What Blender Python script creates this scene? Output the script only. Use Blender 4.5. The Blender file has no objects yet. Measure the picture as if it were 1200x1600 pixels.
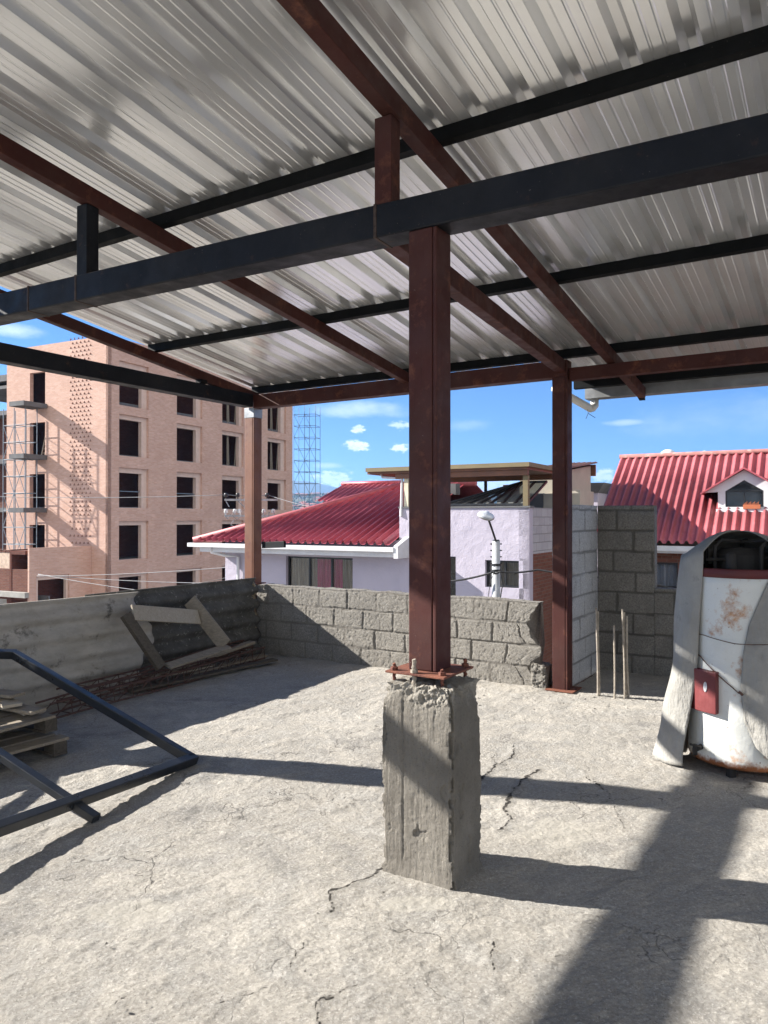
import bpy, bmesh, math, random
import numpy as np
from mathutils import Vector, Matrix
R = math.radians
sc = bpy.context.scene
col = sc.collection
random.seed(7)

# ------------------------------------------------------------------ camera
H = 1.6                      # eye height above the terrace
FPX = 1170.0                 # focal length in pixels of the 1200x1600 photo
HY = 808.0                   # horizon row
cam = bpy.data.cameras.new('camera'); cam.sensor_fit = 'VERTICAL'; cam.sensor_height = 36
cam.lens = 36 * FPX / 1600; cam.clip_end = 20000; cam.clip_start = 0.05
co = bpy.data.objects.new('camera', cam); col.objects.link(co); sc.camera = co
co.location = (0, 0, H); co.rotation_euler = (R(90) + math.atan((HY - 800) / FPX), 0, 0)

# ------------------------------------------------------------------ sun and sky
SX, SY, EL = 0.974, -0.225, R(27.5)          # ground direction the shadows fall in, sun elevation
sl = bpy.data.lights.new('sun', 'SUN'); sl.energy = 5.0; sl.angle = R(0.5); sl.color = (1, .95, .87)
so = bpy.data.objects.new('sun', sl); col.objects.link(so)
so.rotation_euler = Vector((SX * math.cos(EL), SY * math.cos(EL), -math.sin(EL))).to_track_quat('-Z', 'Y').to_euler()
so.location = (-20, 5, 12)
sc.view_settings.view_transform = 'Standard'; sc.view_settings.look = 'None'
sc.view_settings.exposure = 1.72; sc.view_settings.gamma = 1
sc.cycles.use_denoising = True
sc.cycles.caustics_reflective = False; sc.cycles.caustics_refractive = False; sc.cycles.sample_clamp_indirect = 4; sc.cycles.max_bounces = 8; sc.cycles.diffuse_bounces = 5; sc.cycles.volume_bounces = 0

W = bpy.data.worlds.new('World'); sc.world = W; W.use_nodes = True
nt = W.node_tree; nt.nodes.clear()
def wn(t, **k):
    n = nt.nodes.new(t)
    for a, b in k.items(): setattr(n, a, b)
    return n
def wm(op, a, b=None, c=None):
    n = wn('ShaderNodeMath', operation=op)
    for i, v in enumerate((a, b, c)):
        if v is None: continue
        if isinstance(v, (int, float)): n.inputs[i].default_value = v
        else: nt.links.new(v, n.inputs[i])
    return n.outputs[0]
sky = wn('ShaderNodeTexSky', sky_type='NISHITA'); sky.sun_disc = False
sky.sun_elevation = EL; sky.sun_rotation = math.atan2(-SX, -SY)
sky.altitude = 2500; sky.air_density = 1.0; sky.dust_density = 0.4; sky.ozone_density = 2.5
tc = wn('ShaderNodeTexCoord'); sep = wn('ShaderNodeSeparateXYZ'); nt.links.new(tc.outputs['Generated'], sep.inputs[0])
az = wm('ARCTAN2', sep.outputs[0], sep.outputs[1]); el = wm('ARCSINE', sep.outputs[2])
mp = wn('ShaderNodeMapping'); mp.inputs['Scale'].default_value = (1, 1, 2.2); nt.links.new(tc.outputs['Generated'], mp.inputs[0])
def nz(scale, det):
    n = wn('ShaderNodeTexNoise'); n.inputs['Scale'].default_value = scale; n.inputs['Detail'].default_value = det
    n.inputs['Roughness'].default_value = .6; nt.links.new(mp.outputs[0], n.inputs['Vector']); return n.outputs['Fac']
n1 = nz(95, 9); n2 = nz(9, 6)
total = None
# clouds: azimuth / elevation in degrees, half sizes in degrees, strength, wispiness
def CL(px, py, wx, wy, s, w):
    a = math.atan((px - 600) / FPX); e = math.atan((HY - py) / FPX * math.cos(a)); k = 1 / FPX
    return (a, e, wx * k, wy * k, s, w)
for (a0, e0, wa, we, st, wi) in [CL(560, 671, 14, 8, .85, 0), CL(558, 696, 24, 11, 1, 0), CL(626, 699, 18, 9, 1, 0), CL(626, 664, 22, 9, .6, 0),
        CL(560, 640, 120, 16, .7, 1), CL(520, 748, 34, 17, 1, 0), CL(590, 760, 60, 12, .8, 0), CL(513, 728, 28, 6, .8, 1), CL(22, 516, 48, 12, .8, 1),
        CL(760, 760, 90, 26, 1, 0), CL(940, 743, 26, 14, 1, 0), CL(1120, 655, 130, 45, .28, 1), CL(975, 660, 34, 6, .5, 1), CL(730, 665, 50, 14, .35, 1),
        CL(-300, 700, 160, 40, .9, 0), CL(1600, 700, 200, 60, .9, 0)]:
    dx = wm('DIVIDE', wm('SUBTRACT', az, a0), wa); dy = wm('DIVIDE', wm('SUBTRACT', el, e0), we)
    r2 = wm('ADD', wm('MULTIPLY', dx, dx), wm('MULTIPLY', dy, dy))
    m = wm('SUBTRACT', 0.75, r2)
    m = wm('ADD', m, wm('MULTIPLY', wm('SUBTRACT', n2 if wi else n1, .5), 3.2))
    mr = wn('ShaderNodeMapRange', interpolation_type='SMOOTHSTEP'); nt.links.new(m, mr.inputs[0])
    mr.inputs[1].default_value = -0.1; mr.inputs[2].default_value = 1.6 if wi else .7
    mr.inputs[4].default_value = st
    total = mr.outputs[0] if total is None else wm('MAXIMUM', total, mr.outputs[0])
up = wn('ShaderNodeMapRange'); nt.links.new(sep.outputs[2], up.inputs[0]); up.inputs[1].default_value = 0; up.inputs[2].default_value = .02
total = wm('MULTIPLY', total, up.outputs[0])
tint = wn('ShaderNodeMix', data_type='RGBA', blend_type='MULTIPLY'); tint.inputs[0].default_value = 1
nt.links.new(sky.outputs[0], tint.inputs[6]); tint.inputs[7].default_value = (.25, .57, .95, 1)
mx = wn('ShaderNodeMix', data_type='RGBA'); nt.links.new(total, mx.inputs[0]); nt.links.new(tint.outputs[2], mx.inputs[6])
mx.inputs[7].default_value = (9.0, 9.4, 10, 1)
# unseen cloud deck added behind and right of the viewer to brighten the shade
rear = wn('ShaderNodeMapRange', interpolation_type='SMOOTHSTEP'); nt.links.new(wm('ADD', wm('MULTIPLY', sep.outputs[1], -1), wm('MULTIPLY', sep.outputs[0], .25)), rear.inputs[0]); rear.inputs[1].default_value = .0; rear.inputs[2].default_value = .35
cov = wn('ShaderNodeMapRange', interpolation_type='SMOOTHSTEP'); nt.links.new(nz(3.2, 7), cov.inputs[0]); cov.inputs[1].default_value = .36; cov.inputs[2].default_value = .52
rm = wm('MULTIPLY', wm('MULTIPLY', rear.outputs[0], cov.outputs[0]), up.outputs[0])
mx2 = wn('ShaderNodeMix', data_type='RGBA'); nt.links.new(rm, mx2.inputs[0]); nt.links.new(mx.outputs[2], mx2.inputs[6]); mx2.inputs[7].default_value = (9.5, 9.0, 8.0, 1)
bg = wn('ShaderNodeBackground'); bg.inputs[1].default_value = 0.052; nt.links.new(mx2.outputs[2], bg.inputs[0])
wo = wn('ShaderNodeOutputWorld'); nt.links.new(bg.outputs[0], wo.inputs[0])

# ------------------------------------------------------------------ helpers
def P(px, py, D):                       # a point seen at that pixel at depth D, used to read off real positions
    return Vector(((px - 600) / FPX * D, D, H + (HY - py) / FPX * D))
def G(px, py, z=0):                     # a point at that pixel at height z
    D = (H - z) * FPX / (py - HY); return Vector(((px - 600) / FPX * D, D, z))
class Fr:
    def __init__(s, x, y, yaw, z=0):
        a = R(yaw); s.u = Vector((math.cos(a), -math.sin(a), 0)); s.v = Vector((math.sin(a), math.cos(a), 0)); s.o = Vector((x, y, z)); s.yaw = yaw
    def __call__(s, a, b, z): return s.o + s.u * a + s.v * b + Vector((0, 0, z))
    def a_at(s, px, b=0):               # coordinate along u where the column px meets the plane v=b
        o = s.o + s.v * b; k = (px - 600) / FPX
        return (k * o.y - o.x) / (s.u.x - k * s.u.y)
    def b_at(s, px, a=0):
        o = s.o + s.u * a; k = (px - 600) / FPX
        return (k * o.y - o.x) / (s.v.x - k * s.v.y)
    def z_at(s, a, b, py): return H + (HY - py) / FPX * s(a, b, 0).y - s.o.z
S = Fr(0.235, 3.35, 32)                 # the steel frame's own axes, origin at the middle post
ZV = Vector((0, 0, 1))

class MB:
    def __init__(s, fr=S): s.v = []; s.f = []; s.fr = fr; s.sm = False; s.attr = None
    def add(s, vs, fs):
        n = len(s.v); s.v += [Vector(p) for p in vs]; s.f += [tuple(i + n for i in f) for f in fs]; return s
    def box8(s, p):                     # p: 8 corners, bottom 4 (ccw) then top 4
        return s.add(p, [(3, 2, 1, 0), (4, 5, 6, 7), (0, 1, 5, 4), (1, 2, 6, 5), (2, 3, 7, 6), (3, 0, 4, 7)])
    def fb(s, a0, a1, b0, b1, z0, z1, fr=None):    # box in the frame's axes
        F = fr or s.fr
        return s.box8([F(a0, b0, z0), F(a1, b0, z0), F(a1, b1, z0), F(a0, b1, z0), F(a0, b0, z1), F(a1, b0, z1), F(a1, b1, z1), F(a0, b1, z1)])
    def bar(s, p, q, w, h, up=ZV, off=0):          # rectangular bar between two points (centre line)
        p = Vector(p); q = Vector(q); d = (q - p).normalized(); x = d.cross(up).normalized(); y = x.cross(d).normalized()
        c = []
        for e in (p, q): c += [e - x * w / 2 - y * h / 2, e + x * w / 2 - y * h / 2, e + x * w / 2 + y * h / 2, e - x * w / 2 + y * h / 2]
        return s.add(c, [(0, 1, 2, 3), (7, 6, 5, 4), (0, 4, 5, 1), (1, 5, 6, 2), (2, 6, 7, 3), (3, 7, 4, 0)])
    def tube(s, pts, r, n=8, cap=True):
        pts = [Vector(p) for p in pts]; rs = r if isinstance(r, (list, tuple)) else [r] * len(pts)
        base = len(s.v); prev = None
        for i, p in enumerate(pts):
            d = (pts[min(i + 1, len(pts) - 1)] - pts[max(i - 1, 0)]).normalized()
            if prev is None: x = d.orthogonal().normalized()
            else: x = (prev - d * prev.dot(d)).normalized()
            prev = x; y = d.cross(x)
            for k in range(n):
                a = 2 * math.pi * k / n; s.v.append(p + (x * math.cos(a) + y * math.sin(a)) * rs[i])
        for i in range(len(pts) - 1):
            for k in range(n):
                a = base + i * n + k; b = base + i * n + (k + 1) % n; s.f.append((a, b, b + n, a + n))
        if cap:
            s.f.append(tuple(base + k for k in reversed(range(n)))); s.f.append(tuple(base + (len(pts) - 1) * n + k for k in range(n)))
        return s
    def lathe(s, c, prof, n=32, axis=None):        # prof: (r, z)
        c = Vector(c); base = len(s.v)
        for r, z in prof:
            for k in range(n):
                a = 2 * math.pi * k / n; s.v.append(c + Vector((r * math.cos(a), r * math.sin(a), z)))
        for i in range(len(prof) - 1):
            for k in range(n):
                a = base + i * n + k; b = base + i * n + (k + 1) % n; s.f.append((a, b, b + n, a + n))
        return s
    def prism(s, poly, z0, z1):         # world xy polygon
        n = len(poly); return s.add([(x, y, z0) for x, y in poly] + [(x, y, z1) for x, y in poly],
            [tuple(reversed(range(n))), tuple(range(n, 2 * n))] + [(i, (i + 1) % n, n + (i + 1) % n, n + i) for i in range(n)])
    def build(s, name, mat, parent=None, bevel=0, smooth=False, solid=0):
        o0 = Vector(parent['_o']) if parent else Vector((0, 0, 0))
        me = bpy.data.meshes.new(name); me.from_pydata([tuple(p - o0) for p in s.v], [], s.f); me.update()
        nf = len(me.polygons)
        uv = me.uv_layers.new(name='UVMap')
        V = np.array([tuple(p) for p in s.v]); nr = np.zeros(nf * 3); me.polygons.foreach_get('normal', nr); nr = nr.reshape(-1, 3)
        li = np.zeros(len(me.loops), int); me.loops.foreach_get('vertex_index', li)
        lt = np.zeros(nf, int); me.polygons.foreach_get('loop_total', lt); pf = np.repeat(np.arange(nf), lt)
        U = np.array(s.fr.u); Vv = np.array(s.fr.v); pv = V[li]; n = nr[pf]
        a = pv @ U; b = pv @ Vv; z = pv[:, 2]; nu = np.abs(n @ U); nv = np.abs(n @ Vv); nzz = np.abs(n[:, 2])
        top = nzz > .8; side = (~top) & (nu > nv)
        uvs = np.stack([np.where(side, b, a), np.where(top, b, z)], 1); uv.data.foreach_set('uv', uvs.ravel())
        if s.attr is not None:
            at = me.attributes.new('m', 'FLOAT', 'POINT'); at.data.foreach_set('value', np.asarray(s.attr, dtype=np.float32))
        if smooth: me.polygons.foreach_set('use_smooth', np.ones(nf, bool))
        me.materials.append(mat)
        return link(name, me, parent, bevel, solid)
def link(name, me, parent=None, bevel=0, solid=0):
    o = bpy.data.objects.new(name, me); col.objects.link(o)
    if parent: o.parent = parent; o['_o'] = list(parent['_o'])
    else: o['_o'] = [0.0, 0.0, 0.0]
    if solid: m = o.modifiers.new('s', 'SOLIDIFY'); m.thickness = solid; m.offset = 0
    if bevel: m = o.modifiers.new('b', 'BEVEL'); m.width = bevel; m.segments = 2; m.limit_method = 'ANGLE'
    return o
def tag(o, label=None, cat=None, group=None, kind=None):
    for k, v in (('label', label), ('category', cat), ('group', group), ('kind', kind)):
        if v: o[k] = v
    return o
def thing(name, loc, label, cat, group=None):
    o = bpy.data.objects.new(name, None); col.objects.link(o); o.location = loc; o['_o'] = list(Vector(loc)); o.empty_display_size = .2
    return tag(o, label, cat, group)
def copy_tree(o, parent=None):
    c = o.copy(); col.objects.link(c)
    if parent: c.parent = parent
    for ch in o.children: copy_tree(ch, c)
    return c

# numpy value noise
def _h(ix, iy, seed):
    n = (ix.astype(np.int64) * 374761393 + iy.astype(np.int64) * 668265263 + seed * 982451653) & 0xffffffff
    n = ((n ^ (n >> 13)) * 1274126177) & 0xffffffff
    return ((n ^ (n >> 16)) & 0xffffff) / float(0xffffff)
def vnoise(x, y, seed=0):
    ix = np.floor(x); iy = np.floor(y); fx = x - ix; fy = y - iy
    fx = fx * fx * (3 - 2 * fx); fy = fy * fy * (3 - 2 * fy)
    a = _h(ix, iy, seed); b = _h(ix + 1, iy, seed); c = _h(ix, iy + 1, seed); d = _h(ix + 1, iy + 1, seed)
    return (a + (b - a) * fx) * (1 - fy) + (c + (d - c) * fx) * fy
def fbm(x, y, oct=4, seed=0, rough=.5):
    t = 0; a = 1; s = 0
    for i in range(oct): t = t + a * vnoise(x * 2 ** i, y * 2 ** i, seed + i * 17); s += a; a *= rough
    return t / s
def sstep(a, b, x): t = np.clip((x - a) / (b - a), 0, 1); return t * t * (3 - 2 * t)
def seg_dist(x, y, pts):
    d = np.full(x.shape, 9.)
    for (x0, y0), (x1, y1) in zip(pts[:-1], pts[1:]):
        vx, vy = x1 - x0, y1 - y0; L = vx * vx + vy * vy + 1e-9
        t = np.clip(((x - x0) * vx + (y - y0) * vy) / L, 0, 1)
        d = np.minimum(d, np.hypot(x - x0 - t * vx, y - y0 - t * vy))
    return d

# ------------------------------------------------------------------ materials
class M:
    def __init__(s, name):
        s.m = bpy.data.materials.new(name); s.m.use_nodes = True; s.t = s.m.node_tree; s.t.nodes.clear()
        s.out = s.n('ShaderNodeOutputMaterial'); s.b = s.n('ShaderNodeBsdfPrincipled'); s.l(s.b.outputs[0], s.out.inputs[0])
        s.tc = s.n('ShaderNodeTexCoord'); s.oi = s.n('ShaderNodeObjectInfo')
        s.rv = s.n('ShaderNodeVectorMath', operation='SCALE'); s.comb = s.n('ShaderNodeCombineXYZ')
        for i in range(3): s.l(s.oi.outputs['Random'], s.comb.inputs[i])
        s.l(s.comb.outputs[0], s.rv.inputs[0]); s.rv.inputs['Scale'].default_value = 37.
        ad = s.n('ShaderNodeVectorMath', operation='ADD'); s.l(s.tc.outputs['Object'], ad.inputs[0]); s.l(s.rv.outputs[0], ad.inputs[1]); s.obj = ad.outputs[0]
        s.uv = s.tc.outputs['UV']; s.h = None
    def n(s, t, **k):
        n = s.t.nodes.new(t)
        for a, b in k.items(): setattr(n, a, b)
        return n
    def l(s, a, b): s.t.links.new(a, b)
    def setv(s, inp, v):
        if isinstance(v, (int, float)): inp.default_value = v
        elif isinstance(v, tuple): inp.default_value = v if len(v) == 4 or len(inp.default_value) == 3 else (*v, 1)
        else: s.l(v, inp)
    def mapv(s, vec, sc3, rot=(0, 0, 0)):
        m = s.n('ShaderNodeMapping'); s.l(vec, m.inputs[0]); m.inputs['Scale'].default_value = sc3; m.inputs['Rotation'].default_value = rot; return m.outputs[0]
    def noise(s, scale, det=4, rough=.55, vec=None, dist=0):
        n = s.n('ShaderNodeTexNoise'); s.l(vec or s.obj, n.inputs['Vector']); n.inputs['Scale'].default_value = scale
        n.inputs['Detail'].default_value = det; n.inputs['Roughness'].default_value = rough; n.inputs['Distortion'].default_value = dist; return n.outputs['Fac']
    def voro(s, scale, feat='F1', vec=None):
        n = s.n('ShaderNodeTexVoronoi', feature=feat); s.l(vec or s.obj, n.inputs['Vector']); n.inputs['Scale'].default_value = scale; return n.outputs['Distance']
    def rng(s, v, a, b, c=0, d=1):
        n = s.n('ShaderNodeMapRange'); s.l(v, n.inputs[0])
        for i, q in enumerate((a, b, c, d)): n.inputs[i + 1].default_value = q
        return n.outputs[0]
    def math(s, op, a, b=0):
        n = s.n('ShaderNodeMath', operation=op); s.setv(n.inputs[0], a); s.setv(n.inputs[1], b); return n.outputs[0]
    def mix(s, f, a, b, mode='MIX'):
        n = s.n('ShaderNodeMix', data_type='RGBA', blend_type=mode); s.setv(n.inputs[0], f); s.setv(n.inputs[6], a); s.setv(n.inputs[7], b); return n.outputs[2]
    def bump(s, h, dist, strength=1.):
        n = s.n('ShaderNodeBump'); s.l(h, n.inputs['Height']); n.inputs['Distance'].default_value = dist; n.inputs['Strength'].default_value = strength
        if s.h: s.l(s.h, n.inputs['Normal'])
        s.h = n.outputs[0]; s.l(s.h, s.b.inputs['Normal'])
    def attr(s, name='m'):
        n = s.n('ShaderNodeAttribute'); n.attribute_name = name; return n.outputs['Fac']
    def fin(s, c, rough=.8, metal=0, spec=None):
        s.setv(s.b.inputs['Base Color'], c); s.setv(s.b.inputs['Roughness'], rough); s.setv(s.b.inputs['Metallic'], metal)
        if spec is not None: s.b.inputs['Specular IOR Level'].default_value = spec
        return s.m
def simple(name, c, rough=.7, metal=0, var=.25, scale=6, bump=.0, bscale=80, spec=None, dirt=None, dscale=3, dlo=.55, dhi=.75):
    m = M(name); f = m.noise(scale, 6)
    c2 = tuple(x * (1 - var) for x in c); c3 = tuple(min(1, x * (1 + var * .6)) for x in c)
    k = m.mix(m.rng(f, .3, .7), c2, c3)
    if dirt: k = m.mix(m.rng(m.noise(dscale, 8, .65), dlo, dhi), k, dirt)
    if bump: m.bump(m.noise(bscale, 5), bump)
    return m.fin(k, m.rng(m.noise(scale * 2, 4), .2, .8, max(0, rough - .12), min(1, rough + .12)), metal, spec)

# terrace concrete
m = M('terrace_concrete'); big = m.noise(.9, 5, .6); mid = m.noise(5, 8, .65, dist=.6); fine = m.noise(60, 6, .7)
c = m.mix(m.rng(big, .32, .68), (.42, .392, .35), (.62, .582, .52))
c = m.mix(m.rng(mid, .42, .62), c, m.mix(m.rng(mid, .35, .75), (.22, .212, .20), (.60, .575, .53)))
c = m.mix(m.rng(m.noise(2.1, 7, .7), .54, .70), c, (.27, .262, .25))
c = m.mix(m.rng(fine, .3, .7), m.mix(.55, c, (.17, .155, .135)), c)
sp_ = m.rng(m.noise(150, 3, .7), .60, .68); c = m.mix(m.math('MULTIPLY', sp_, .8), c, (.11, .10, .09)); c = m.mix(m.rng(m.noise(38, 7, .75), .54, .65, 0, .45), c, (.25, .23, .20)); c = m.mix(m.rng(m.noise(85, 5, .8), .54, .66, 0, .6), c, (.78, .75, .70))
c = m.mix(m.rng(m.noise(11, 8, .75), .66, .74), c, (.66, .64, .60))
vc = m.voro(1.7, 'DISTANCE_TO_EDGE', m.mapv(m.obj, (1, 1, 1)))
vv = m.n('ShaderNodeVectorMath', operation='ADD'); nn = m.n('ShaderNodeTexNoise'); m.l(m.obj, nn.inputs['Vector']); nn.inputs['Scale'].default_value = 3; nn.inputs['Detail'].default_value = 7
m.l(m.obj, vv.inputs[0]); m.l(nn.outputs['Color'], vv.inputs[1])
ve = m.voro(1.5, 'DISTANCE_TO_EDGE', vv.outputs[0]); gate = m.rng(m.noise(1.3, 3), .5, .6)
hair = m.math('MULTIPLY', m.rng(ve, .0, .012, 1, 0), gate)
c = m.mix(m.math('MULTIPLY', hair, .7), c, (.09, .085, .08))
pm_ = m.math('ADD', m.attr('p'), m.math('MULTIPLY', m.math('SUBTRACT', m.noise(7, 7, .7), .5), .9)); pm_ = m.rng(pm_, .42, .56)
c = m.mix(m.math('MULTIPLY', pm_, .75), c, m.mix(m.rng(m.noise(16, 7, .7), .3, .7), (.40, .375, .33), (.52, .49, .435)))
cq = m.math('ADD', m.attr('m'), m.math('MULTIPLY', m.math('SUBTRACT', m.noise(30, 6, .7), .5), 2.6)); line = m.rng(cq, .35, 1.15, 1, 0); halo = m.rng(cq, 1., 4., .35, 0)
c = m.mix(halo, c, (.22, .205, .18)); c = m.mix(line, c, (.05, .045, .04))
m.bump(m.noise(62, 9, .82), .0095); m.bump(m.noise(230, 4, .75), .003); m.bump(m.voro(55), .0022); m.bump(m.math('MULTIPLY', hair, -1), .004); m.bump(m.math('MULTIPLY', line, -1), .012)
FLOOR = m.fin(c, .92, 0, .2)

def blockmat(name, c1, c2, mort, pit=1.):
    m = M(name); n = m.noise(4, 8, .7); c = m.mix(m.rng(n, .35, .65), c1, c2)
    c = m.mix(m.rng(m.noise(70, 5, .75), .35, .6), tuple(x * .62 for x in c1), c)
    c = m.mix(m.math('MULTIPLY', m.attr(), .9), c, mort)
    c = m.mix(m.rng(m.noise(1.2, 6, .7), .58, .75, 0, .5), c, (.13, .12, .11))
    m.bump(m.noise(90, 7, .8), .011 * pit); m.bump(m.noise(240, 4, .75), .004 * pit)
    return m.fin(c, .95, 0, .15)
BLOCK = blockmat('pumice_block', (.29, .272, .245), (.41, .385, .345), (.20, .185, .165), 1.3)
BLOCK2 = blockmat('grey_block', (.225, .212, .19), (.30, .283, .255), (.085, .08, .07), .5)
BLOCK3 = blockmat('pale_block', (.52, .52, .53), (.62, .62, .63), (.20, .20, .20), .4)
m = M('pedestal_concrete'); n = m.noise(3, 8, .65); c = m.mix(m.rng(n, .35, .65), (.165, .15, .128), (.29, .268, .233))
st = m.mapv(m.obj, (90, 90, 9)); g = m.noise(1, 7, .75, st, .3); c = m.mix(m.rng(g, .35, .65), m.mix(.35, c, (.17, .155, .135)), c)
c = m.mix(m.attr(), c, (.42, .39, .34)); c = m.mix(m.rng(m.noise(22, 6, .7), .68, .72), c, (.11, .1, .09))
m.bump(g, .010); m.bump(m.noise(80, 7, .8), .008); c = m.mix(m.rng(m.noise(130, 4, .75), .58, .66, 0, .6), c, (.07, .065, .055))
PED = m.fin(c, .93, 0, .2)

def steel(name, c, rust, lo, hi, rough=.5, spec=.4, dust=.0):
    m = M(name); k = m.mix(m.rng(m.noise(2.5, 5), .3, .7), tuple(x * .8 for x in c), tuple(x * 1.2 for x in c))
    k = m.mix(m.rng(m.noise(7, 8, .7), lo, hi), k, rust)
    k = m.mix(m.rng(m.noise(90, 3, .6), .72, .76, 0, .6), k, (.22, .19, .17))
    st_ = m.noise(3, 7, .75, m.mapv(m.obj, (14, 14, 1.2)), .4); k = m.mix(m.rng(st_, .56, .72, 0, .45), k, tuple(x * .45 for x in c)); k = m.mix(m.rng(m.noise(34, 6, .8), .64, .70, 0, .7), k, tuple(x * .5 + .035 for x in rust))
    if dust: k = m.mix(m.rng(m.noise(1.6, 6, .65), .45, .75, 0, dust), k, (.25, .23, .21))
    m.bump(m.noise(14, 4), .0012); m.bump(m.noise(160, 3), .0004)
    return m.fin(k, m.rng(m.noise(9, 6), .3, .7, rough - .12, rough + .15), 0, spec)
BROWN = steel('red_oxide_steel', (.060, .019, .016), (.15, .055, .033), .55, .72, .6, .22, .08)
BROWNLIT = steel('worn_sunlit_steel', (.17, .068, .036), (.12, .035, .022), .55, .7, .5, .4, .1)  # orange copy of the brown steel with sunlight put into its colour
DARK = steel('blue_black_steel', (.006, .008, .013), (.075, .036, .022), .60, .76, .5, .22, .06)
BLACK = steel('black_purlin_steel', (.006, .007, .008), (.03, .02, .015), .72, .85, .6, .12, .02)
FRAME = steel('charcoal_frame_steel', (.012, .015, .020), (.06, .05, .045), .66, .85, .36, .45, .12)
RUST = simple('rusty_plate', (.20, .070, .040), .8, 0, .4, 18, .002, 90, dirt=(.10, .03, .02), dscale=9, dlo=.5, dhi=.6)
REBAR = simple('rusty_rebar', (.105, .055, .042), .85, 0, .4, 25, .002, 120)
REBARD = simple('dusty_rebar', (.33, .29, .24), .9, 0, .35, 25, .003, 120)
m = M('galvanised_roof_sheet'); st = m.mapv(m.obj, (1.2, 1.2, 1.2)); k = m.mix(m.rng(m.noise(1.4, 5), .3, .7), (.80, .815, .83), (.90, .915, .93))
k = m.mix(m.rng(m.noise(2.5, 5, .6), .5, .75, 0, .2), k, (.60, .55, .55))
GALV = m.fin(k, m.rng(m.noise(2.2, 5), .3, .7, .18, .27), .64)
GUT = simple('galvanised_gutter', (.30, .31, .32), .5, .6, .3, 5, .001, 40)
PVC = simple('white_pipe', (.75, .74, .70), .45, 0, .08, 5)
m = M('fibre_cement_light'); k = m.mix(m.rng(m.noise(3, 7, .7, m.mapv(m.obj, (1, 1, 3))), .35, .65), (.38, .35, .30), (.54, .50, .44))
k = m.mix(m.rng(m.noise(5, 8, .75), .56, .68), k, (.13, .12, .10)); k = m.mix(m.rng(m.noise(1.6, 6, .7), .5, .72, 0, .6), k, (.22, .20, .165)); k = m.mix(m.rng(m.noise(2, 5), .6, .8, 0, .5), k, (.45, .43, .40)); m.bump(m.noise(60, 6, .7), .003)
FIBL = m.fin(k, .9, 0, .2)
m = M('fibre_cement_dark'); k = m.mix(m.rng(m.noise(4, 7, .7), .35, .65), (.075, .072, .065), (.15, .143, .13))
k = m.mix(m.rng(m.noise(26, 7, .78), .58, .66), k, (.40, .385, .35)); m.bump(m.noise(50, 7, .75), .008)
FIBD = m.fin(k, .95, 0, .15)
def wood(name, c1, c2, ax=(6, 6, 6)):
    m = M(name); g = m.noise(3, 8, .65, m.mapv(m.obj, ax), .8); k = m.mix(m.rng(g, .3, .7), c1, c2)
    k = m.mix(m.rng(m.noise(3, 6, .7), .58, .75, 0, .6), k, tuple(x * .45 for x in c1)); m.bump(g, .003); return m.fin(k, .85, 0, .25)
WOOD = wood('weathered_wood', (.20, .17, .13), (.35, .30, .235), (3, 20, 20))
WOODL = wood('pale_plank', (.36, .31, .24), (.50, .44, .35), (3, 20, 14))
WOODD = wood('dark_wood', (.07, .058, .046), (.14, .12, .095), (4, 20, 20))
# brick of the tower
def brickmat(name, c1, c2, mort, bw=.26, bh=.085, var=.5, white=0):
    m = M(name); b = m.n('ShaderNodeTexBrick'); m.l(m.uv, b.inputs['Vector'])
    b.inputs['Color1'].default_value = (*c1, 1); b.inputs['Color2'].default_value = (*c2, 1); b.inputs['Mortar'].default_value = (*mort, 1)
    b.inputs['Scale'].default_value = 1; b.inputs['Mortar Size'].default_value = .009; b.inputs['Mortar Smooth'].default_value = .2; b.inputs['Brick Width'].default_value = bw; b.inputs['Row Height'].default_value = bh; b.inputs['Bias'].default_value = -.1
    k = m.mix(m.rng(m.noise(.5, 6, .65), .3, .7, 0, var), b.outputs['Color'], tuple(x * .78 for x in c1))
    k = m.mix(m.rng(m.noise(1.1, 7, .7, m.mapv(m.obj, (1, 1, 3))), .55, .75, 0, .45), k, tuple(min(1, x * 1.25 + .05) for x in c2))
    m.bump(m.rng(b.outputs['Fac'], 0, 1, 1, 0), .008); m.bump(m.noise(20, 4), .004)
    return m.fin(k, .92, 0, .15)
TBRICK = brickmat('salmon_brick', (.59, .365, .285), (.69, .465, .38), (.59, .46, .39))
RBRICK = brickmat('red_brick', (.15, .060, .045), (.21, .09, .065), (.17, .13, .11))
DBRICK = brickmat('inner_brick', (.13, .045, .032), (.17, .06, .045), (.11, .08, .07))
WBLOCK = brickmat('whitewashed_block', (.36, .35, .38), (.44, .43, .46), (.25, .24, .25), .4, .2)
REVEAL = simple('rendered_reveal', (.62, .47, .40), .9, 0, .1, 3, .004, 30)
CONC = simple('plain_concrete', (.33, .315, .29), .9, 0, .2, 3, .004, 30)
CONCD = simple('dark_concrete', (.12, .12, .125), .9, 0, .3, 3)
m = M('lilac_render'); k = m.mix(m.rng(m.noise(1, 6, .6), .3, .7), (.40, .37, .445), (.47, .435, .505))
k = m.mix(m.rng(m.noise(3, 7, .7), .6, .8, 0, .4), k, (.46, .41, .43)); m.bump(m.noise(3.5, 5, .6), .022); m.bump(m.noise(40, 4), .006)
LILAC = m.fin(k, .9, 0, .15)
WHITE = simple('white_paint', (.60, .60, .62), .7, 0, .1, 4, dirt=(.5, .47, .44), dscale=5, dlo=.6, dhi=.8)
BEIGE = simple('beige_render', (.42, .385, .32), .9, 0, .12, 2)
YELL = simple('ochre_paint', (.17, .13, .065), .6, 0, .15, 3)
OCHW = simple('varnished_wood', (.17, .07, .035), .5, 0, .3, 3)
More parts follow.
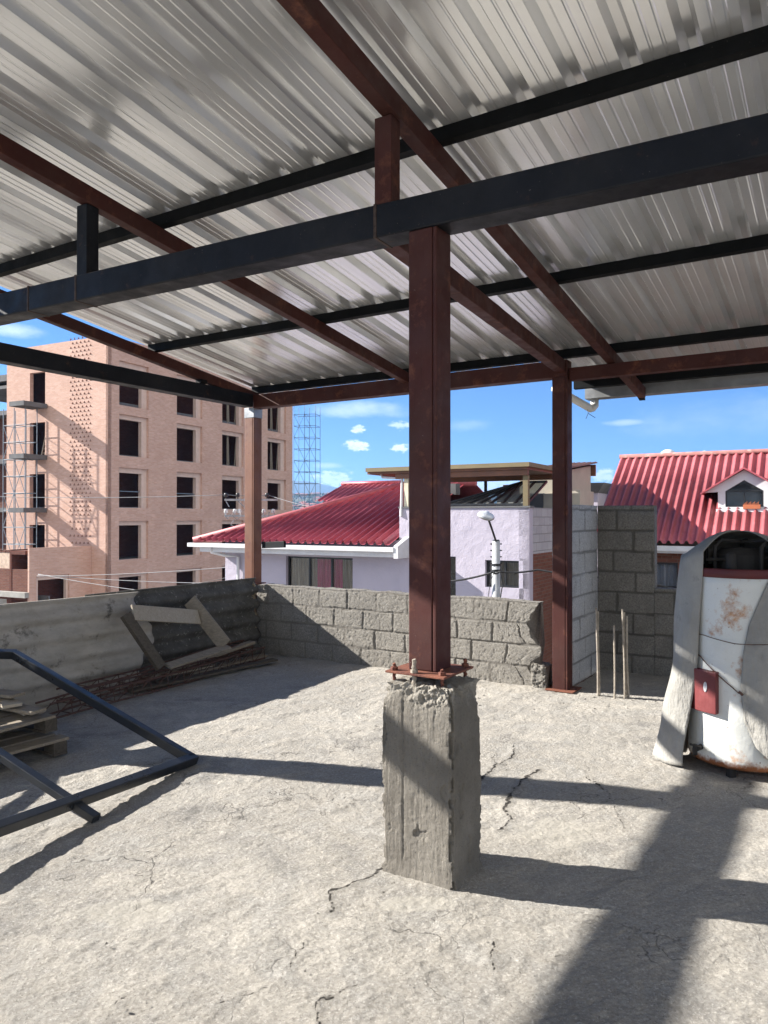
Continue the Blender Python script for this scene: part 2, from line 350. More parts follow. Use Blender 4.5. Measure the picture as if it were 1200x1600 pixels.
def tile(name, c1, c2, fade, ro):
    m = M(name); k = m.mix(m.rng(m.noise(1.2, 6), .3, .7), c1, c2); k = m.mix(m.rng(m.noise(6, 7, .7), .56, .72, 0, .6), k, tuple(x * .55 for x in c1)); k = m.mix(m.rng(m.noise(2.2, 7, .7), .58, .76, 0, .55), k, fade)
    k = m.mix(m.rng(m.noise(2, 6, .7, m.mapv(m.uv, (9, .7, 1))), .56, .74, 0, .5), k, (.12, .05, .045))
    m.bump(m.noise(30, 3), .003); return m.fin(k, ro, 0, .55)
RTILE = tile('dark_red_roof', (.30, .052, .066), (.42, .095, .115), (.50, .22, .23), .42)
RTILE2 = tile('faded_red_roof', (.31, .062, .072), (.43, .11, .125), (.50, .22, .22), .6)
m = M('window_glass'); m.b.inputs['IOR'].default_value = 1.5; GLASS = m.fin((.012, .014, .017), .06, 0, .6)
m = M('tinted_rail_glass'); m.b.inputs['Transmission Weight'].default_value = .75; RGLASS = m.fin((.28, .30, .30), .04)
IRON = simple('black_window_frame', (.012, .012, .014), .4)
def curt(name, a, b, sc_=9):
    m = M(name); g = m.noise(sc_, 3, .5, m.mapv(m.uv, (4, .15, 1))); return m.fin(m.mix(m.rng(g, .35, .65), a, b), .9)
CURT = curt('taupe_curtain', (.16, .13, .11), (.38, .32, .28)); CURM = curt('magenta_curtain', (.38, .02, .13), (.60, .05, .22)); CURW = curt('pale_curtain', (.25, .26, .32), (.42, .43, .5))
m = M('rusty_white_enamel'); k = m.mix(m.rng(m.noise(2.5, 6), .3, .7), (.62, .63, .60), (.74, .745, .72))
rs = m.noise(5.5, 9, .72); r2 = m.noise(1.9, 5, .6); msk = m.math('ADD', rs, m.rng(r2, .35, .7, -.16, .07)); k = m.mix(m.rng(msk, .55, .70), k, m.mix(m.rng(m.noise(30, 6), .35, .65), (.30, .11, .035), (.50, .24, .09)))
k = m.mix(m.rng(m.noise(45, 5, .7), .67, .70), k, (.20, .11, .07)); sp = m.n('ShaderNodeSeparateXYZ'); m.l(m.tc.outputs['Object'], sp.inputs[0])
edge = m.math('ADD', m.rng(sp.outputs[2], .07, .13, .55, 0), m.math('MULTIPLY', m.math('SUBTRACT', m.noise(14, 7, .7), .5), 1.3)); k = m.mix(m.rng(edge, .2, .45), k, (.27, .10, .04))
m.bump(m.noise(6, 3), .006); m.bump(m.noise(60, 5), .0015); ENAM = m.fin(k, m.rng(msk, .5, .7, .38, .9), 0, .4)
REDM = simple('faded_red_metal', (.16, .028, .030), .5, 0, .25, 6, .001, 30, dirt=(.35, .16, .13), dscale=6, dlo=.62, dhi=.72)
DRED = simple('dark_red_ring', (.09, .012, .014), .6)
m = M('grey_tarpaulin'); k = m.mix(m.rng(m.noise(3, 7, .65), .3, .7), (.24, .232, .215), (.36, .35, .325)); k = m.mix(m.rng(m.noise(8, 8, .75), .58, .7, 0, .6), k, (.16, .155, .15)); k = m.mix(m.rng(m.noise(2, 6), .62, .72, 0, .5), k, (.50, .48, .45))
m.bump(m.noise(9, 5, .6), .012); m.bump(m.noise(5, 4, .6, m.mapv(m.obj, (3, 3, .8))), .02); m.bump(m.noise(400, 2), .0006); TARP = m.fin(k, .75, 0, .3)
WIRE = simple('black_cable', (.015, .015, .017), .6); WIREL = simple('grey_wire', (.20, .20, .21), .6); SOOT = simple('sooty_metal', (.02, .018, .017), .8)
POLE = simple('white_concrete_pole', (.40, .41, .43), .8, 0, .15, 5, .003, 40); LAMPM = simple('lamp_housing', (.55, .57, .60), .35, .3, .1)
ALU = simple('scaffold_tube', (.16, .20, .25), .7, .0, .2)
PORC = simple('porcelain_insulator', (.55, .58, .58), .25)
GROUND = simple('street_ground', (.24, .22, .19), .95, 0, .3, .02)
HILL = simple('hillside_ground', (.075, .085, .05), .95, 0, .4, .01, dirt=(.17, .14, .10), dscale=.02)
MOUNT = simple('mountain_scrub', (.05, .06, .045), .95, 0, .3, .002)
LEAF = simple('far_tree_leaves', (.035, .055, .025), .9, 0, .4, .2)

# ------------------------------------------------------------------ terrace floor
TF = 3.98                                 # far wall line in t
def inside(s, t): return (s > -4.75) & (((t < TF) & (s <= -.66)) | ((t < 5.5) & (s > -.66)))
ys = [1.6]
while ys[-1] < 10.4: ys.append(ys[-1] + max(.006, .0026 * ys[-1]))
ys = np.array(ys); xs = np.arange(-4.8, 5.0, .011)
Xg, Yg = np.meshgrid(xs, ys)
ss = (Xg - S.o.x) * S.u.x + (Yg - S.o.y) * S.u.y; tt = (Xg - S.o.x) * S.v.x + (Yg - S.o.y) * S.v.y
z = (fbm(Xg * .8, Yg * .8, 3, 1) - .5) * .02
rd = vnoise(Xg * 1.3, Yg * 1.3, 5) * 2.5
xr = Xg * np.cos(.5) + Yg * np.sin(.5); yr = -Xg * np.sin(.5) + Yg * np.cos(.5)
tro = fbm(xr * 4 + rd, yr * 11 + rd, 5, 9, .62)
z += (tro - .5) * .006
z += (fbm(Xg * 32, Yg * 32, 3, 14, .65) - .5) * (.004 + .005 * sstep(.35, .65, fbm(Xg * 1.1, Yg * 1.1, 3, 33)))
pl = fbm(xr * 2.0 + rd * .3, yr * 3.6, 7, 21, .68)       # flaking skim coats: small steps
for k, (lv, hgt) in enumerate(((.41, .0018), (.47, .002), (.53, .0026), (.59, .002), (.66, .002))): z += sstep(lv - .003, lv + .003, pl) * hgt
z -= .008
def poly_px(pts): return [tuple(G(a, b).xy) for a, b in pts]
cr = [(poly_px([(603, 1352), (570, 1372), (535, 1388), (519, 1395), (518, 1422)]), .016, 1.),
      (poly_px([(805, 1165), (800, 1182), (775, 1195), (752, 1218)]), .011, 1.),
      (poly_px([(846, 1202), (812, 1222), (800, 1240), (788, 1262), (800, 1280), (780, 1300)]), .016, 1.),
      (poly_px([(475, 1470), (440, 1525), (345, 1562)]), .005, .7), (poly_px([(345, 1562), (300, 1600)]), .004, .6),
      (poly_px([(228, 1540), (190, 1560), (165, 1590)]), .005, .8), (poly_px([(555, 1530), (500, 1560), (498, 1600)]), .005, .8),
      (poly_px([(770, 1470), (772, 1490), (762, 1510)]), .006, .8), (poly_px([(280, 1158), (340, 1148), (378, 1137)]), .008, .7),
      (poly_px([(955, 1262), (975, 1290), (985, 1310)]), .006, .5), (poly_px([(915, 1215), (950, 1240), (958, 1262)]), .007, .6),
      (poly_px([(60, 1500), (90, 1475), (140, 1470)]), .004, .6), (poly_px([(410, 1120), (520, 1100), (600, 1090)]), .006, .5),
      (poly_px([(230, 1330), (300, 1315), (380, 1318)]), .004, .4), (poly_px([(850, 1500), (905, 1485), (940, 1478), (985, 1482)]), .005, .7),
      (poly_px([(1020, 1380), (1100, 1400), (1200, 1395)]), .004, .4)]
wx = Xg + (fbm(Xg * 12, Yg * 12, 5, 51, .65) - .5) * .07; wy = Yg + (fbm(Xg * 12, Yg * 12, 5, 77, .65) - .5) * .07
crk = np.full_like(Xg, 9.)
for pts, w, stg in cr:
    d = seg_dist(wx, wy, pts); ww = w * (.22 + .6 * vnoise(Xg * 14, Yg * 14, 3)); tip = .4 + 1.2 * vnoise(Xg * 5, Yg * 5, 31); crk = np.minimum(crk, d / (w * .55 * stg) * tip)
    z += .004 * (1 - sstep(0, .05, d)) * stg
patch = np.zeros_like(Xg)
for (qx, qy, rx_, ry_) in ((650, 1412, .30, .10), (870, 1300, .36, .34), (700, 1130, .5, .25), (200, 1420, .35, .2)):
    g_ = G(qx, qy); patch = np.maximum(patch, 1 - np.hypot((Xg - g_.x) / rx_, (Yg - g_.y) / ry_))
pdx, pdy = .23, 3.40; rr = np.hypot(Xg - pdx, Yg - pdy); z += .004 * (1 - sstep(.2, .40, rr + (fbm(Xg * 8, Yg * 8, 3, 4) - .5) * .2))
edgef = sstep(1.6, 1.75, Yg) * sstep(10.4, 10.2, Yg) * sstep(-4.8, -4.7, Xg) * sstep(4.98, 4.9, Xg); z *= edgef
ny, nx = Xg.shape
idx = np.arange(ny * nx).reshape(ny, nx); q = np.stack([idx[:-1, :-1], idx[:-1, 1:], idx[1:, 1:], idx[1:, :-1]], -1).reshape(-1, 4)
cs = ss[:-1, :-1].ravel(); ct = tt[:-1, :-1].ravel(); q = q[inside(cs, ct)]
used = np.unique(q); mp_ = np.full(ny * nx, -1); mp_[used] = np.arange(len(used)); q = mp_[q]
V = np.stack([Xg.ravel(), Yg.ravel(), z.ravel()], 1)[used]; A = np.minimum(crk, 9).ravel()[used]; AP = np.clip(patch, -1, 1).ravel()[used]
# apron: the rest of the slab, and its edges
ap = MB(); Z0 = 0.0
ap.add([(-9, -6, Z0), (9, -6, Z0), (9, 1.6, Z0), (-9, 1.6, Z0)], [(0, 1, 2, 3)])
ap.add([(4.98, 1.6, Z0), (9, 1.6, Z0), (9, 9, Z0), (4.98, 9, Z0)], [(0, 1, 2, 3)])
lx = S(-4.75, -2.0, 0); ap.add([(-9, 1.6, Z0), (-4.8, 1.6, Z0), (-4.8, 3.5, Z0), (-9, 3.5, Z0)], [(0, 1, 2, 3)])
n0 = len(V); V = np.vstack([V, np.array([tuple(p) for p in ap.v])]); A = np.concatenate([A, np.full(len(ap.v), 9.)]); AP = np.concatenate([AP, np.full(len(ap.v), -1.)]); q = np.vstack([q, np.array(ap.f) + n0])
me = bpy.data.meshes.new('terrace_floor'); me.vertices.add(len(V)); me.vertices.foreach_set('co', V.ravel()); me.loops.add(q.size); me.loops.foreach_set('vertex_index', q.ravel().astype(np.int32))
me.polygons.add(len(q)); me.polygons.foreach_set('loop_start', np.arange(0, q.size, 4, dtype=np.int32)); me.update(calc_edges=True); me.validate()
at = me.attributes.new('m', 'FLOAT', 'POINT'); at.data.foreach_set('value', A.astype(np.float32)); at = me.attributes.new('p', 'FLOAT', 'POINT'); at.data.foreach_set('value', AP.astype(np.float32)); me.polygons.foreach_set('use_smooth', np.ones(len(q), bool)); me.materials.append(FLOOR)
fl = link('terrace_floor', me); tag(fl, kind='structure')
b = MB(); pts = [S(-4.8, -9, 0), S(7, -9, 0), S(7, 5.55, 0), S(-.45, 5.55, 0), S(-.45, 4.03, 0), S(-4.8, 4.03, 0)]
b.prism([(p.x, p.y) for p in pts], -7, -.06); tag(b.build('terrace_slab', CONC), kind='structure')

# ------------------------------------------------------------------ block walls in relief
def relief(mb, O, A, N, L, z0, z1, th, ch, bw, amp, groove, seed, res=.011, rag=0, endbite=0):
    """A wall from O along A, its face towards N; blocks, joints and pits are real relief."""
    A = Vector(A); N = Vector(N); na = max(2, int(L / res)); nzv = max(2, int((z1 - z0) / res)); nt_ = max(2, int(th / (res * 1.5)))
    path = [(0, z0 + (z1 - z0) * i / nzv, 1, 0) for i in range(nzv + 1)] + [(-th * i / nt_, z1, .0, 1) for i in range(1, nt_ + 1)] + [(-th, z1 - (z1 - z0) * i / 6, -1, 0) for i in range(1, 7)]
    pa = np.array(path); a = np.linspace(0, L, na + 1); AA, _ = np.meshgrid(a, pa[:, 0]); off = pa[:, 0][:, None] + 0 * AA; ZZ = pa[:, 1][:, None] + 0 * AA
    nb = pa[:, 2][:, None] + 0 * AA; nz_ = pa[:, 3][:, None] + 0 * AA; Q = ZZ - off
    wob = (fbm(AA * 7, ZZ * 7, 3, seed) - .5) * .02
    row = np.floor((ZZ + wob * .6 - z0) / ch); zi = (ZZ + wob * .6 - z0) - row * ch
    xo = AA + wob + (row % 2) * bw / 2 + _h(row, row * 0, seed) * .06; ci = np.floor(xo / bw); xi = xo - ci * bw
    dz = np.minimum(zi, ch - zi); dx = np.minimum(xi, bw - xi); de = np.minimum(dz, dx)
    jw = .009 + .010 * vnoise(AA * 5, Q * 5, seed + 4); mort = (1 - sstep(jw * .6, jw, de)) * (pa[:, 2][:, None] != 0)
    fill = sstep(.45, .65, fbm(AA * 2.3, Q * 3, 3, seed + 8)); mort_d = mort * (1 - .75 * fill)
    per = (_h(ci, row, seed + 3) - .5) * groove * .7
    d = (fbm(AA * 9, Q * 9, 5, seed + 1, .62) - .5) * amp * 1.1 + (fbm(AA * 40, Q * 40, 2, seed + 2) - .5) * amp + per - mort_d * groove
    pits = sstep(.60, .72, fbm(AA * 45, Q * 45, 2, seed + 5)); d -= pits * amp * 1.1
    if rag: ZZ = ZZ - (nz_ > 0) * 0
    zt = 0
    if rag: zt = (fbm(AA * 5, AA * 0 + 3, 4, seed + 6) - .5) * rag * sstep(z1 - .12, z1, ZZ)
    ab = AA * 1.0
    if endbite:                       # broken end of the wall: eats into the length irregularly
        bite = (fbm(ZZ * 6, ZZ * 0 + 1, 4, seed + 9) - .25) * endbite; ab = AA - bite * sstep(L - .5, L, AA)
    Ox = np.array(O); Av = np.array(A); Nv = np.array(N)
    PT = Ox[None, None] + ab[..., None] * Av + (off + nb * d)[..., None] * Nv; PT[..., 2] += ZZ + nz_ * d + zt
    base = len(mb.v); h, w = AA.shape
    mb.v += [Vector(p) for p in PT.reshape(-1, 3)]
    for i in range(h - 1):
        r0 = base + i * w
        mb.f += [(r0 + j, r0 + j + 1, r0 + w + j + 1, r0 + w + j) for j in range(w - 1)]
    mb.f.append(tuple(base + i * w for i in range(h))); mb.f.append(tuple(base + i * w + w - 1 for i in reversed(range(h))))
    mb.attr = (mb.attr or []) + list((mort * (.75 + .25 * fill)).ravel())
negv = -S.v
# far wall, between the corner post and its broken end
b = MB(); o = S(-4.42, TF - .20, 0); relief(b, o, S.u, negv, 3.53, -.02, .80, .15, .203, .38, .0032, .009, 3, res=.008, rag=.03, endbite=.34)
w = b.build('block_parapet', BLOCK, smooth=True); tag(w, 'low rough pumice block wall across the back, broken off beside the right brown post', 'wall')
# hidden parapet behind the leaning sheets
b = MB(); relief(b, S(-4.60, -6.5, 0), S.v, S.u, 10.25, -.02, .78, .15, .203, .40, .01, .014, 8, res=.04)
w = b.build('block_parapet', BLOCK, smooth=True); tag(w, 'low block wall behind the grey corrugated sheets at the left edge of the terrace', 'wall')
# right-hand walls
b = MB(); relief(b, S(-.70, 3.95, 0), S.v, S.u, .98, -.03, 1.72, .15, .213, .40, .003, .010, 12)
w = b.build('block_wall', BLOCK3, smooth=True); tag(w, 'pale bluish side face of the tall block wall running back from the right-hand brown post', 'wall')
FQ = S(-.70, 4.93, 0)
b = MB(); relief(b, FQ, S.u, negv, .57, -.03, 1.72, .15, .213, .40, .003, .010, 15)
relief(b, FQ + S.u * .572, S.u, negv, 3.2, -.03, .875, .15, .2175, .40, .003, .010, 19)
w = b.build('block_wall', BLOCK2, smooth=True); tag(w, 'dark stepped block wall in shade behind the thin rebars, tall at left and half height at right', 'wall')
# lump of old wall stub beside the post
b = MB(); c0 = G(848, 1068); relief(b, S(-.97, TF - .24, 0), S.u, negv, .14, -.02, .21, .2, .15, .3, .014, .01, 27, res=.007, rag=.10, endbite=.05)
w = b.build('wall_stub', BLOCK, smooth=True); tag(w, 'crumbling lump of old blockwork at the foot of the right-hand brown post', 'rubble')

# ------------------------------------------------------------------ concrete pedestals
def pedestal(cx, cy, seed, label):
    root = None; n = 440; rows = 250; Hh = .856; fr = Fr(cx, cy, 33)
    V = []; AT = []
    hw, hd = .176, .140
    zz = np.linspace(-.03, Hh, rows)
    th = np.arange(n) / n * 4
    side = np.floor(th).astype(int); f = th - side
    px = np.choose(side, [-1 + 2 * f, np.ones(n), 1 - 2 * f, -np.ones(n)]) * hw
    py = np.choose(side, [-np.ones(n), -1 + 2 * f, np.ones(n), 1 - 2 * f]) * hd
    TH, ZZ = np.meshgrid(th, zz); PX = px[None] + 0 * ZZ; PY = py[None] + 0 * ZZ; Sd = side[None] + 0 * ZZ
    arc = TH * .3
    rough = (fbm(arc * 110, ZZ * 7, 3, seed, .65) - .5) * .0035 + (fbm(arc * 6, ZZ * 4, 6, seed + 3, .6) - .5) * .014 + (fbm(arc * 60, ZZ * 60, 2, seed + 30) - .5) * .003 - .008 * sstep(.66, .74, fbm(arc * 13, ZZ * 10, 4, seed + 44))
    dcor = np.minimum(hw - np.abs(PX), hd - np.abs(PY) * 0 + 9) ; corner = (1 - sstep(0, .02, hw - np.abs(PX))) * (1 - sstep(0, .02, hd - np.abs(PY)))
    chip = corner * (.004 + sstep(.48, .62, fbm(ZZ * 11 + Sd * 7, ZZ * 0 + 2, 6, seed + 5, .65)) * .022)
    crumb = sstep(Hh - .13, Hh, ZZ + (fbm(arc * 14, ZZ * 9, 5, seed + 9, .6) - .5) * .17)
    shrink = 1 + .03 * np.sin(ZZ / Hh * 3.1) - .0 * ZZ / Hh - crumb * .085
    groove = (np.abs(arc - (.3 * (.30))) < .004) * sstep(.06, .1, ZZ) * .004
    l = np.hypot(PX, PY); k = shrink + (rough - chip - groove + crumb * (fbm(arc * 34, ZZ * 34, 4, seed + 2, .65) - .5) * .075) / l
    X = PX * k; Y = PY * k; Z = ZZ + crumb * (fbm(arc * 30, ZZ * 30, 4, seed + 11, .6) - .5) * .035
    flare = (1 - sstep(-.03, .06, ZZ)) * .02; X *= 1 + flare / .15; Y *= 1 + flare / .15
    b = MB(); V = [fr(x, y, z_) for x, y, z_ in zip(X.ravel(), Y.ravel(), Z.ravel())]; b.v = V; at_ = list((crumb * .9).ravel())
    for i in range(rows - 1):
        b.f += [(i * n + j, i * n + (j + 1) % n, (i + 1) * n + (j + 1) % n, (i + 1) * n + j) for j in range(n)]
    last = (rows - 1) * n
    for r_ in range(1, 9):
        s_ = 1 - r_ / 9
        for j in range(n):
            x, y = X[-1, j] * s_, Y[-1, j] * s_; b.v.append(fr(x, y, Z[-1, j] * s_ + (Hh + .005) * (1 - s_) + (vnoise(np.array([x * 60.]), np.array([y * 60.]), seed)[0] - .5) * .02)); at_.append(.9)
        nw = len(b.v) - n; b.f += [(last + j, last + (j + 1) % n, nw + (j + 1) % n, nw + j) for j in range(n)]; last = nw
    b.f.append(tuple(last + j for j in range(n))); b.attr = at_
    o = b.build('concrete_pedestal', PED, smooth=True); return tag(o, label, 'pedestal')
pc = S(-.0725 - .010, .0725 - .012, 0) + Vector((.024, -.018, 0))
pedestal(pc.x, pc.y, 5, 'rough cast concrete pedestal with crumbling top under the middle brown post')
P4 = Vector((-3.66, 5.46, 0))
fp4 = Fr(P4.x, P4.y, 32); b = MB(fp4); b.fb(-.13, .13, -.13, .13, -.02, 2.905, fp4); tag(b.build('concrete_column', PED, bevel=.015), 'square concrete column carrying the main beam just beyond the left edge of the picture', 'column')

# ------------------------------------------------------------------ the steel canopy
SL = math.tan(R(7.5)); ZB = 2.91        # roof fall, underside of the beams
can = thing('steel_canopy', S(0, 0, 0), 'steel canopy of brown and blue-black beams under a corrugated metal roof', 'canopy')
def post(s0, t0, z0, z1, mat=BROWN, w=.145, plate=True, name='post'):
    b = MB(); e = .0
    b.fb(s0 - w, s0 - .022, t0, t0 + w, z0, z1)            # two channels welded toe to toe
    b.fb(s0 - .0205, s0, t0 + .0015, t0 + w - .0015, z0, z1)
    o = b.build(name, mat, can, bevel=.006); return o
p1 = post(0, 0, .905, ZB)
b = MB(); b.fb(-.0725 - .15, -.0725 + .15, .0725 - .15, .0725 + .15, .895, .905); b.build('base_plate', RUST, p1, bevel=.002)
for (da, db, zt, r) in ((-.12, -.12, .935, .007), (.12, -.11, .93, .007), (.12, .12, .94, .008), (-.12, .12, .94, .008), (-.01, -.13, .965, .009)):
    b = MB(); p = S(-.0725 + da, .0725 + db, 0); pts = [(p.x + .002 * math.sin(i * 2.1), p.y + .002 * math.cos(i), .80 + (zt - .80) * i / 14) for i in range(15)]
    b.tube(pts, [r * (1.18 if i % 2 else 1) for i in range(15)], 8)
    b.lathe((p.x, p.y, .906), [(0, .014), (.016, .014), (.017, .012), (.017, 0)], 6); b.build('bolt', REBARD if r > .0085 else RUST, p1)
p2 = post(-.64, 3.76, -.01, ZB - .01)
b = MB(); b.fb(-.64 - .145 - .05, -.64 + .07, 3.70, 3.96, .001, .012); b.build('base_plate', RUST, p2, bevel=.002)
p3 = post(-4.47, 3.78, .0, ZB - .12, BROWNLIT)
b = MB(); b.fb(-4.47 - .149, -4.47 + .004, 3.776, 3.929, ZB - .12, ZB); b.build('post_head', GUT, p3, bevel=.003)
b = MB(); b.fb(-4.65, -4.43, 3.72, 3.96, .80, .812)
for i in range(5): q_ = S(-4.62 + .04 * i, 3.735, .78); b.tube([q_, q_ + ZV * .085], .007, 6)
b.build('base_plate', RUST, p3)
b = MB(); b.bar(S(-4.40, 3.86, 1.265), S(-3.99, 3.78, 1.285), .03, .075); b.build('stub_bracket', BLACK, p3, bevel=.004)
fm = Fr(0.235, 3.35, 29.3)               # main beam is a little out of line
b = MB(fp4); b.fb(-.0725, .0725, -.0725, .0725, .875, ZB, fp4); b.build('post', BROWN, can, bevel=.005)
b = MB(fm); b.fb(-4.66, 4.8, -.005, .150, ZB, ZB + .155, fm); mbm = b.build('main_beam', DARK, can, bevel=.008)
for a_ in (-.315, -2.86, -2.41):
    b = MB(fm); b.fb(a_ - .008, a_ + .008, -.008, .153, ZB - .003, ZB + .158, fm); b.build('weld_seam', simple('weld_bead', (.07, .045, .035), .7, .2, .5, 40, .003, 200), mbm, bevel=.002)
b = MB(); b.fb(-4.47, -.645, 3.765, 3.905, ZB - .012, ZB + .145); b.build('eave_beam', BROWN, can, bevel=.006)
b = MB(); b.fb(-.636, 4.8, 3.80, 3.90, ZB - .045, ZB + .07); b.build('eave_beam', BROWN, can, bevel=.005)
b = MB(); b.fb(-4.60, -4.46, -6, 3.76, ZB, ZB + .155); b.build('side_beam', DARK, can, bevel=.006)
# horizontal tie from the main beam to the right post
tp = fm(-.33, .15, ZB + .07); tq = S(-.70, 3.76, ZB + .08)
b = MB(); b.bar(tp, tq, .09, .11); b.build('tie_beam', BROWN, can, bevel=.005)
ZR = 3.49                                 # underside of the rafters at t=0
def rz(t): return ZR - SL * t
def rafter(s0, t0, t1, w=.075, h=.105, mat=BROWN):
    b = MB(); p = [S(s0 - w / 2, t0, rz(t0)), S(s0 + w / 2, t0, rz(t0)), S(s0 + w / 2, t1, rz(t1)), S(s0 - w / 2, t1, rz(t1))]
    b.box8(p + [x + ZV * h for x in p]); return b.build('rafter', mat, can, bevel=.004)
rafter(-.26, -5.2, 5.0); rafter(-2.36, -5.2, 3.93); rafter(-4.50, -5.2, 3.86); rafter(1.84, -5.2, 5.0); rafter(3.94, -5.2, 5.0)
b = MB(); t_ = 5.0; p = [S(-.31, t_, rz(t_) + .02), S(-.25, t_, rz(t_) + .02), S(-.25, t_ + .11, rz(t_) - .01), S(-.31, t_ + .11, rz(t_) - .01)]; b.box8(p + [x + ZV * .02 for x in p]); b.build('rafter_tip', BLACK, can)
for a_, mt in ((-.285, BROWN), (-2.38, DARK)):
    p = fm(a_, .06, 0); tcur = (p - S.o).dot(S.v); b = MB(fm); b.fb(a_ - .045, a_ + .045, .015, .105, ZB + .156, rz(tcur) - .001, fm); b.build('strut', mt, can, bevel=.004)
b = MB(); b.fb(-4.53, -4.44, 2.9, 2.99, ZB + .156, rz(2.9)); b.build('strut', BLACK, can, bevel=.003)
def purlin(t, s0, s1):                    # folded C section, open side uphill
    b = MB(); hh = .075; ww = .05; z0 = rz(t) + .106; d = SL
    def pr(s_, dt, dz): return S(s_, t + dt, z0 + dz - SL * dt)
    b.box8([pr(s0, 0, 0), pr(s1, 0, 0), pr(s1, .004, 0), pr(s0, .004, 0), pr(s0, 0, hh), pr(s1, 0, hh), pr(s1, .004, hh), pr(s0, .004, hh)])
    for z_ in (0, hh - .004): b.box8([pr(s0, .0045, z_), pr(s1, .0045, z_), pr(s1, ww, z_), pr(s0, ww, z_), pr(s0, .0045, z_ + .0035), pr(s1, .0045, z_ + .0035), pr(s1, ww, z_ + .0035), pr(s0, ww, z_ + .0035)])
    return b.build('purlin', BLACK, can)
for t, s0, s1 in ((-4.9, -4.56, 4.4), (-3.15, -4.56, 4.4), (-1.35, -4.56, 4.4), (.45, -4.56, 4.4), (2.27, -4.56, 4.4), (3.84, -4.56, 4.4), (4.82, -.92, 4.4)): purlin(t, s0, s1)
# roof sheets: trapezoidal profile, three ribs to a sheet
prof = [(0, 0), (.004, 0), (.032, .045), (.070, .045), (.098, 0), (.140, 0), (.145, .0022), (.152, .0022), (.157, 0), (.196, 0), (.201, .0022), (.208, .0022), (.213, 0)]
PER = .25; k = 0; s = -4.60
while s < 4.3:
    b = MB(); long = s > -.95; t1 = 5.02 if long else 4.12; t0 = -5.5; nseg = 26
    ph = .05; pts = []
    for r_ in range(3): pts += [(r_ * PER + ph + a_, z_) for a_, z_ in prof]
    pts = [(0.0, 0)] + pts + [(3 * PER + ph + .012, 0)]
    m_ = len(pts); sd = random.random() * 50; rise = .0016 * (k % 2)
    for i in range(nseg + 1):
        t = t0 + (t1 - t0) * i / nseg
        for (a_, z_) in pts:
            wv = .0012 * math.sin(t * 1.1 + sd) * math.sin(a_ * 3 + sd)
            b.v.append(S(s + a_, t, rz(t) + .106 + .0765 + rise + z_ + wv))
    for i in range(nseg):
        for j in range(m_ - 1): b.f.append((i * m_ + j, i * m_ + j + 1, (i + 1) * m_ + j + 1, (i + 1) * m_ + j))
    o = b.build('roof_sheet', GALV, can); md = o.modifiers.new('s', 'SOLIDIFY'); md.thickness = .0015; md.offset = 1
    s += 3 * PER; k += 1
# gutter and pipe
b = MB(); t0 = 5.03; zg = rz(5.03) + .05
for (b0, b1, z0_, z1_) in ((t0, t0 + .003, zg - .0, zg + .11), (t0 + .004, t0 + .14, zg - .003, zg), (t0 + .141, t0 + .144, zg - .003, zg + .13)): b.fb(-.86, 4.4, b0, b1, z0_, z1_)
b.fb(-.864, -.861, t0, t0 + .144, zg - .003, zg + .12); g = b.build('gutter', GUT, can)
b = MB(); q0 = S(-.78, t0 + .07, zg - .002); q1 = q0 - ZV * .07; q2 = q1 + Vector((-.07, -.06, -.035)); q3 = P(866, 606, 7.75)
b.tube([q0, q1, q1 + (q2 - q1) * .4 - ZV * .012, q2], .045, 14); b.tube([q2 - (q3 - q2).normalized() * .03, q3], .040, 14)
dp = b.build('downpipe', PVC, can, smooth=True)
b = MB(); b.tube([q2 + Vector((-.02, 0, .06)), q2 + Vector((-.035, -.045, .0)), q2 + Vector((-.02, -.02, -.06)), q2 + Vector((-.05, -.04, -.12))], .003, 5); b.tube([q2 + Vector((-.02, -.02, -.06)), q2 + Vector((.05, -.04, -.11))], .003, 5); b.build('tie_wire', WIRE, dp)

# ------------------------------------------------------------------ left wall sheets
def wavy(name, sA, tA, tB, z0, z1, lean, wl, amp, mat, label, ragged=False, sk=0, seed=1):
    b = MB(); na = 90; nz_ = 84; sg = []
    for j in range(nz_ + 1):
        w_ = j / nz_
        for i in range(na + 1):
            f_ = i / na; t = tA + (tB - tA) * f_; z = z0 + (z1 - z0) * w_ + sk * f_
            if ragged and i > na - 14: t -= .10 * math.sin(w_ * 9) * (i - na + 14) / 14
            s_ = sA - lean * w_ + amp * math.sin(2 * math.pi * (z0 + (z1 - z0) * w_) / wl) + .008 * (vnoise(np.array([t * 3.]), np.array([z * 3.]), seed)[0] - .5)
            b.v.append(S(s_, t, z))
    for j in range(nz_):
        for i in range(na): a_ = j * (na + 1) + i; b.f.append((a_, a_ + 1, a_ + na + 2, a_ + na + 1))
    o = b.build(name, mat, smooth=True, solid=.009); tag(o, label, 'roofing sheet', 'corrugated sheets leaning on the left wall'); return o
wavy('corrugated_sheet', -4.33, 1.42, 3.74, .01, .885, .07, .177, .026, FIBD, 'dark mossy corrugated fibre-cement sheet behind the wooden frame, next to the corner post', seed=3)
wavy('corrugated_sheet', -4.235, -1.05, 2.02, .01, .90, .11, .177, .024, FIBL, 'light grey corrugated fibre-cement sheet with wavy right edge, left of the wooden frame', True, sk=-.03, seed=5)
wavy('corrugated_sheet', -4.30, -4.0, -.90, .01, .90, .09, .177, .024, FIBL, 'light grey corrugated sheet standing beyond the left edge of the picture', seed=8)
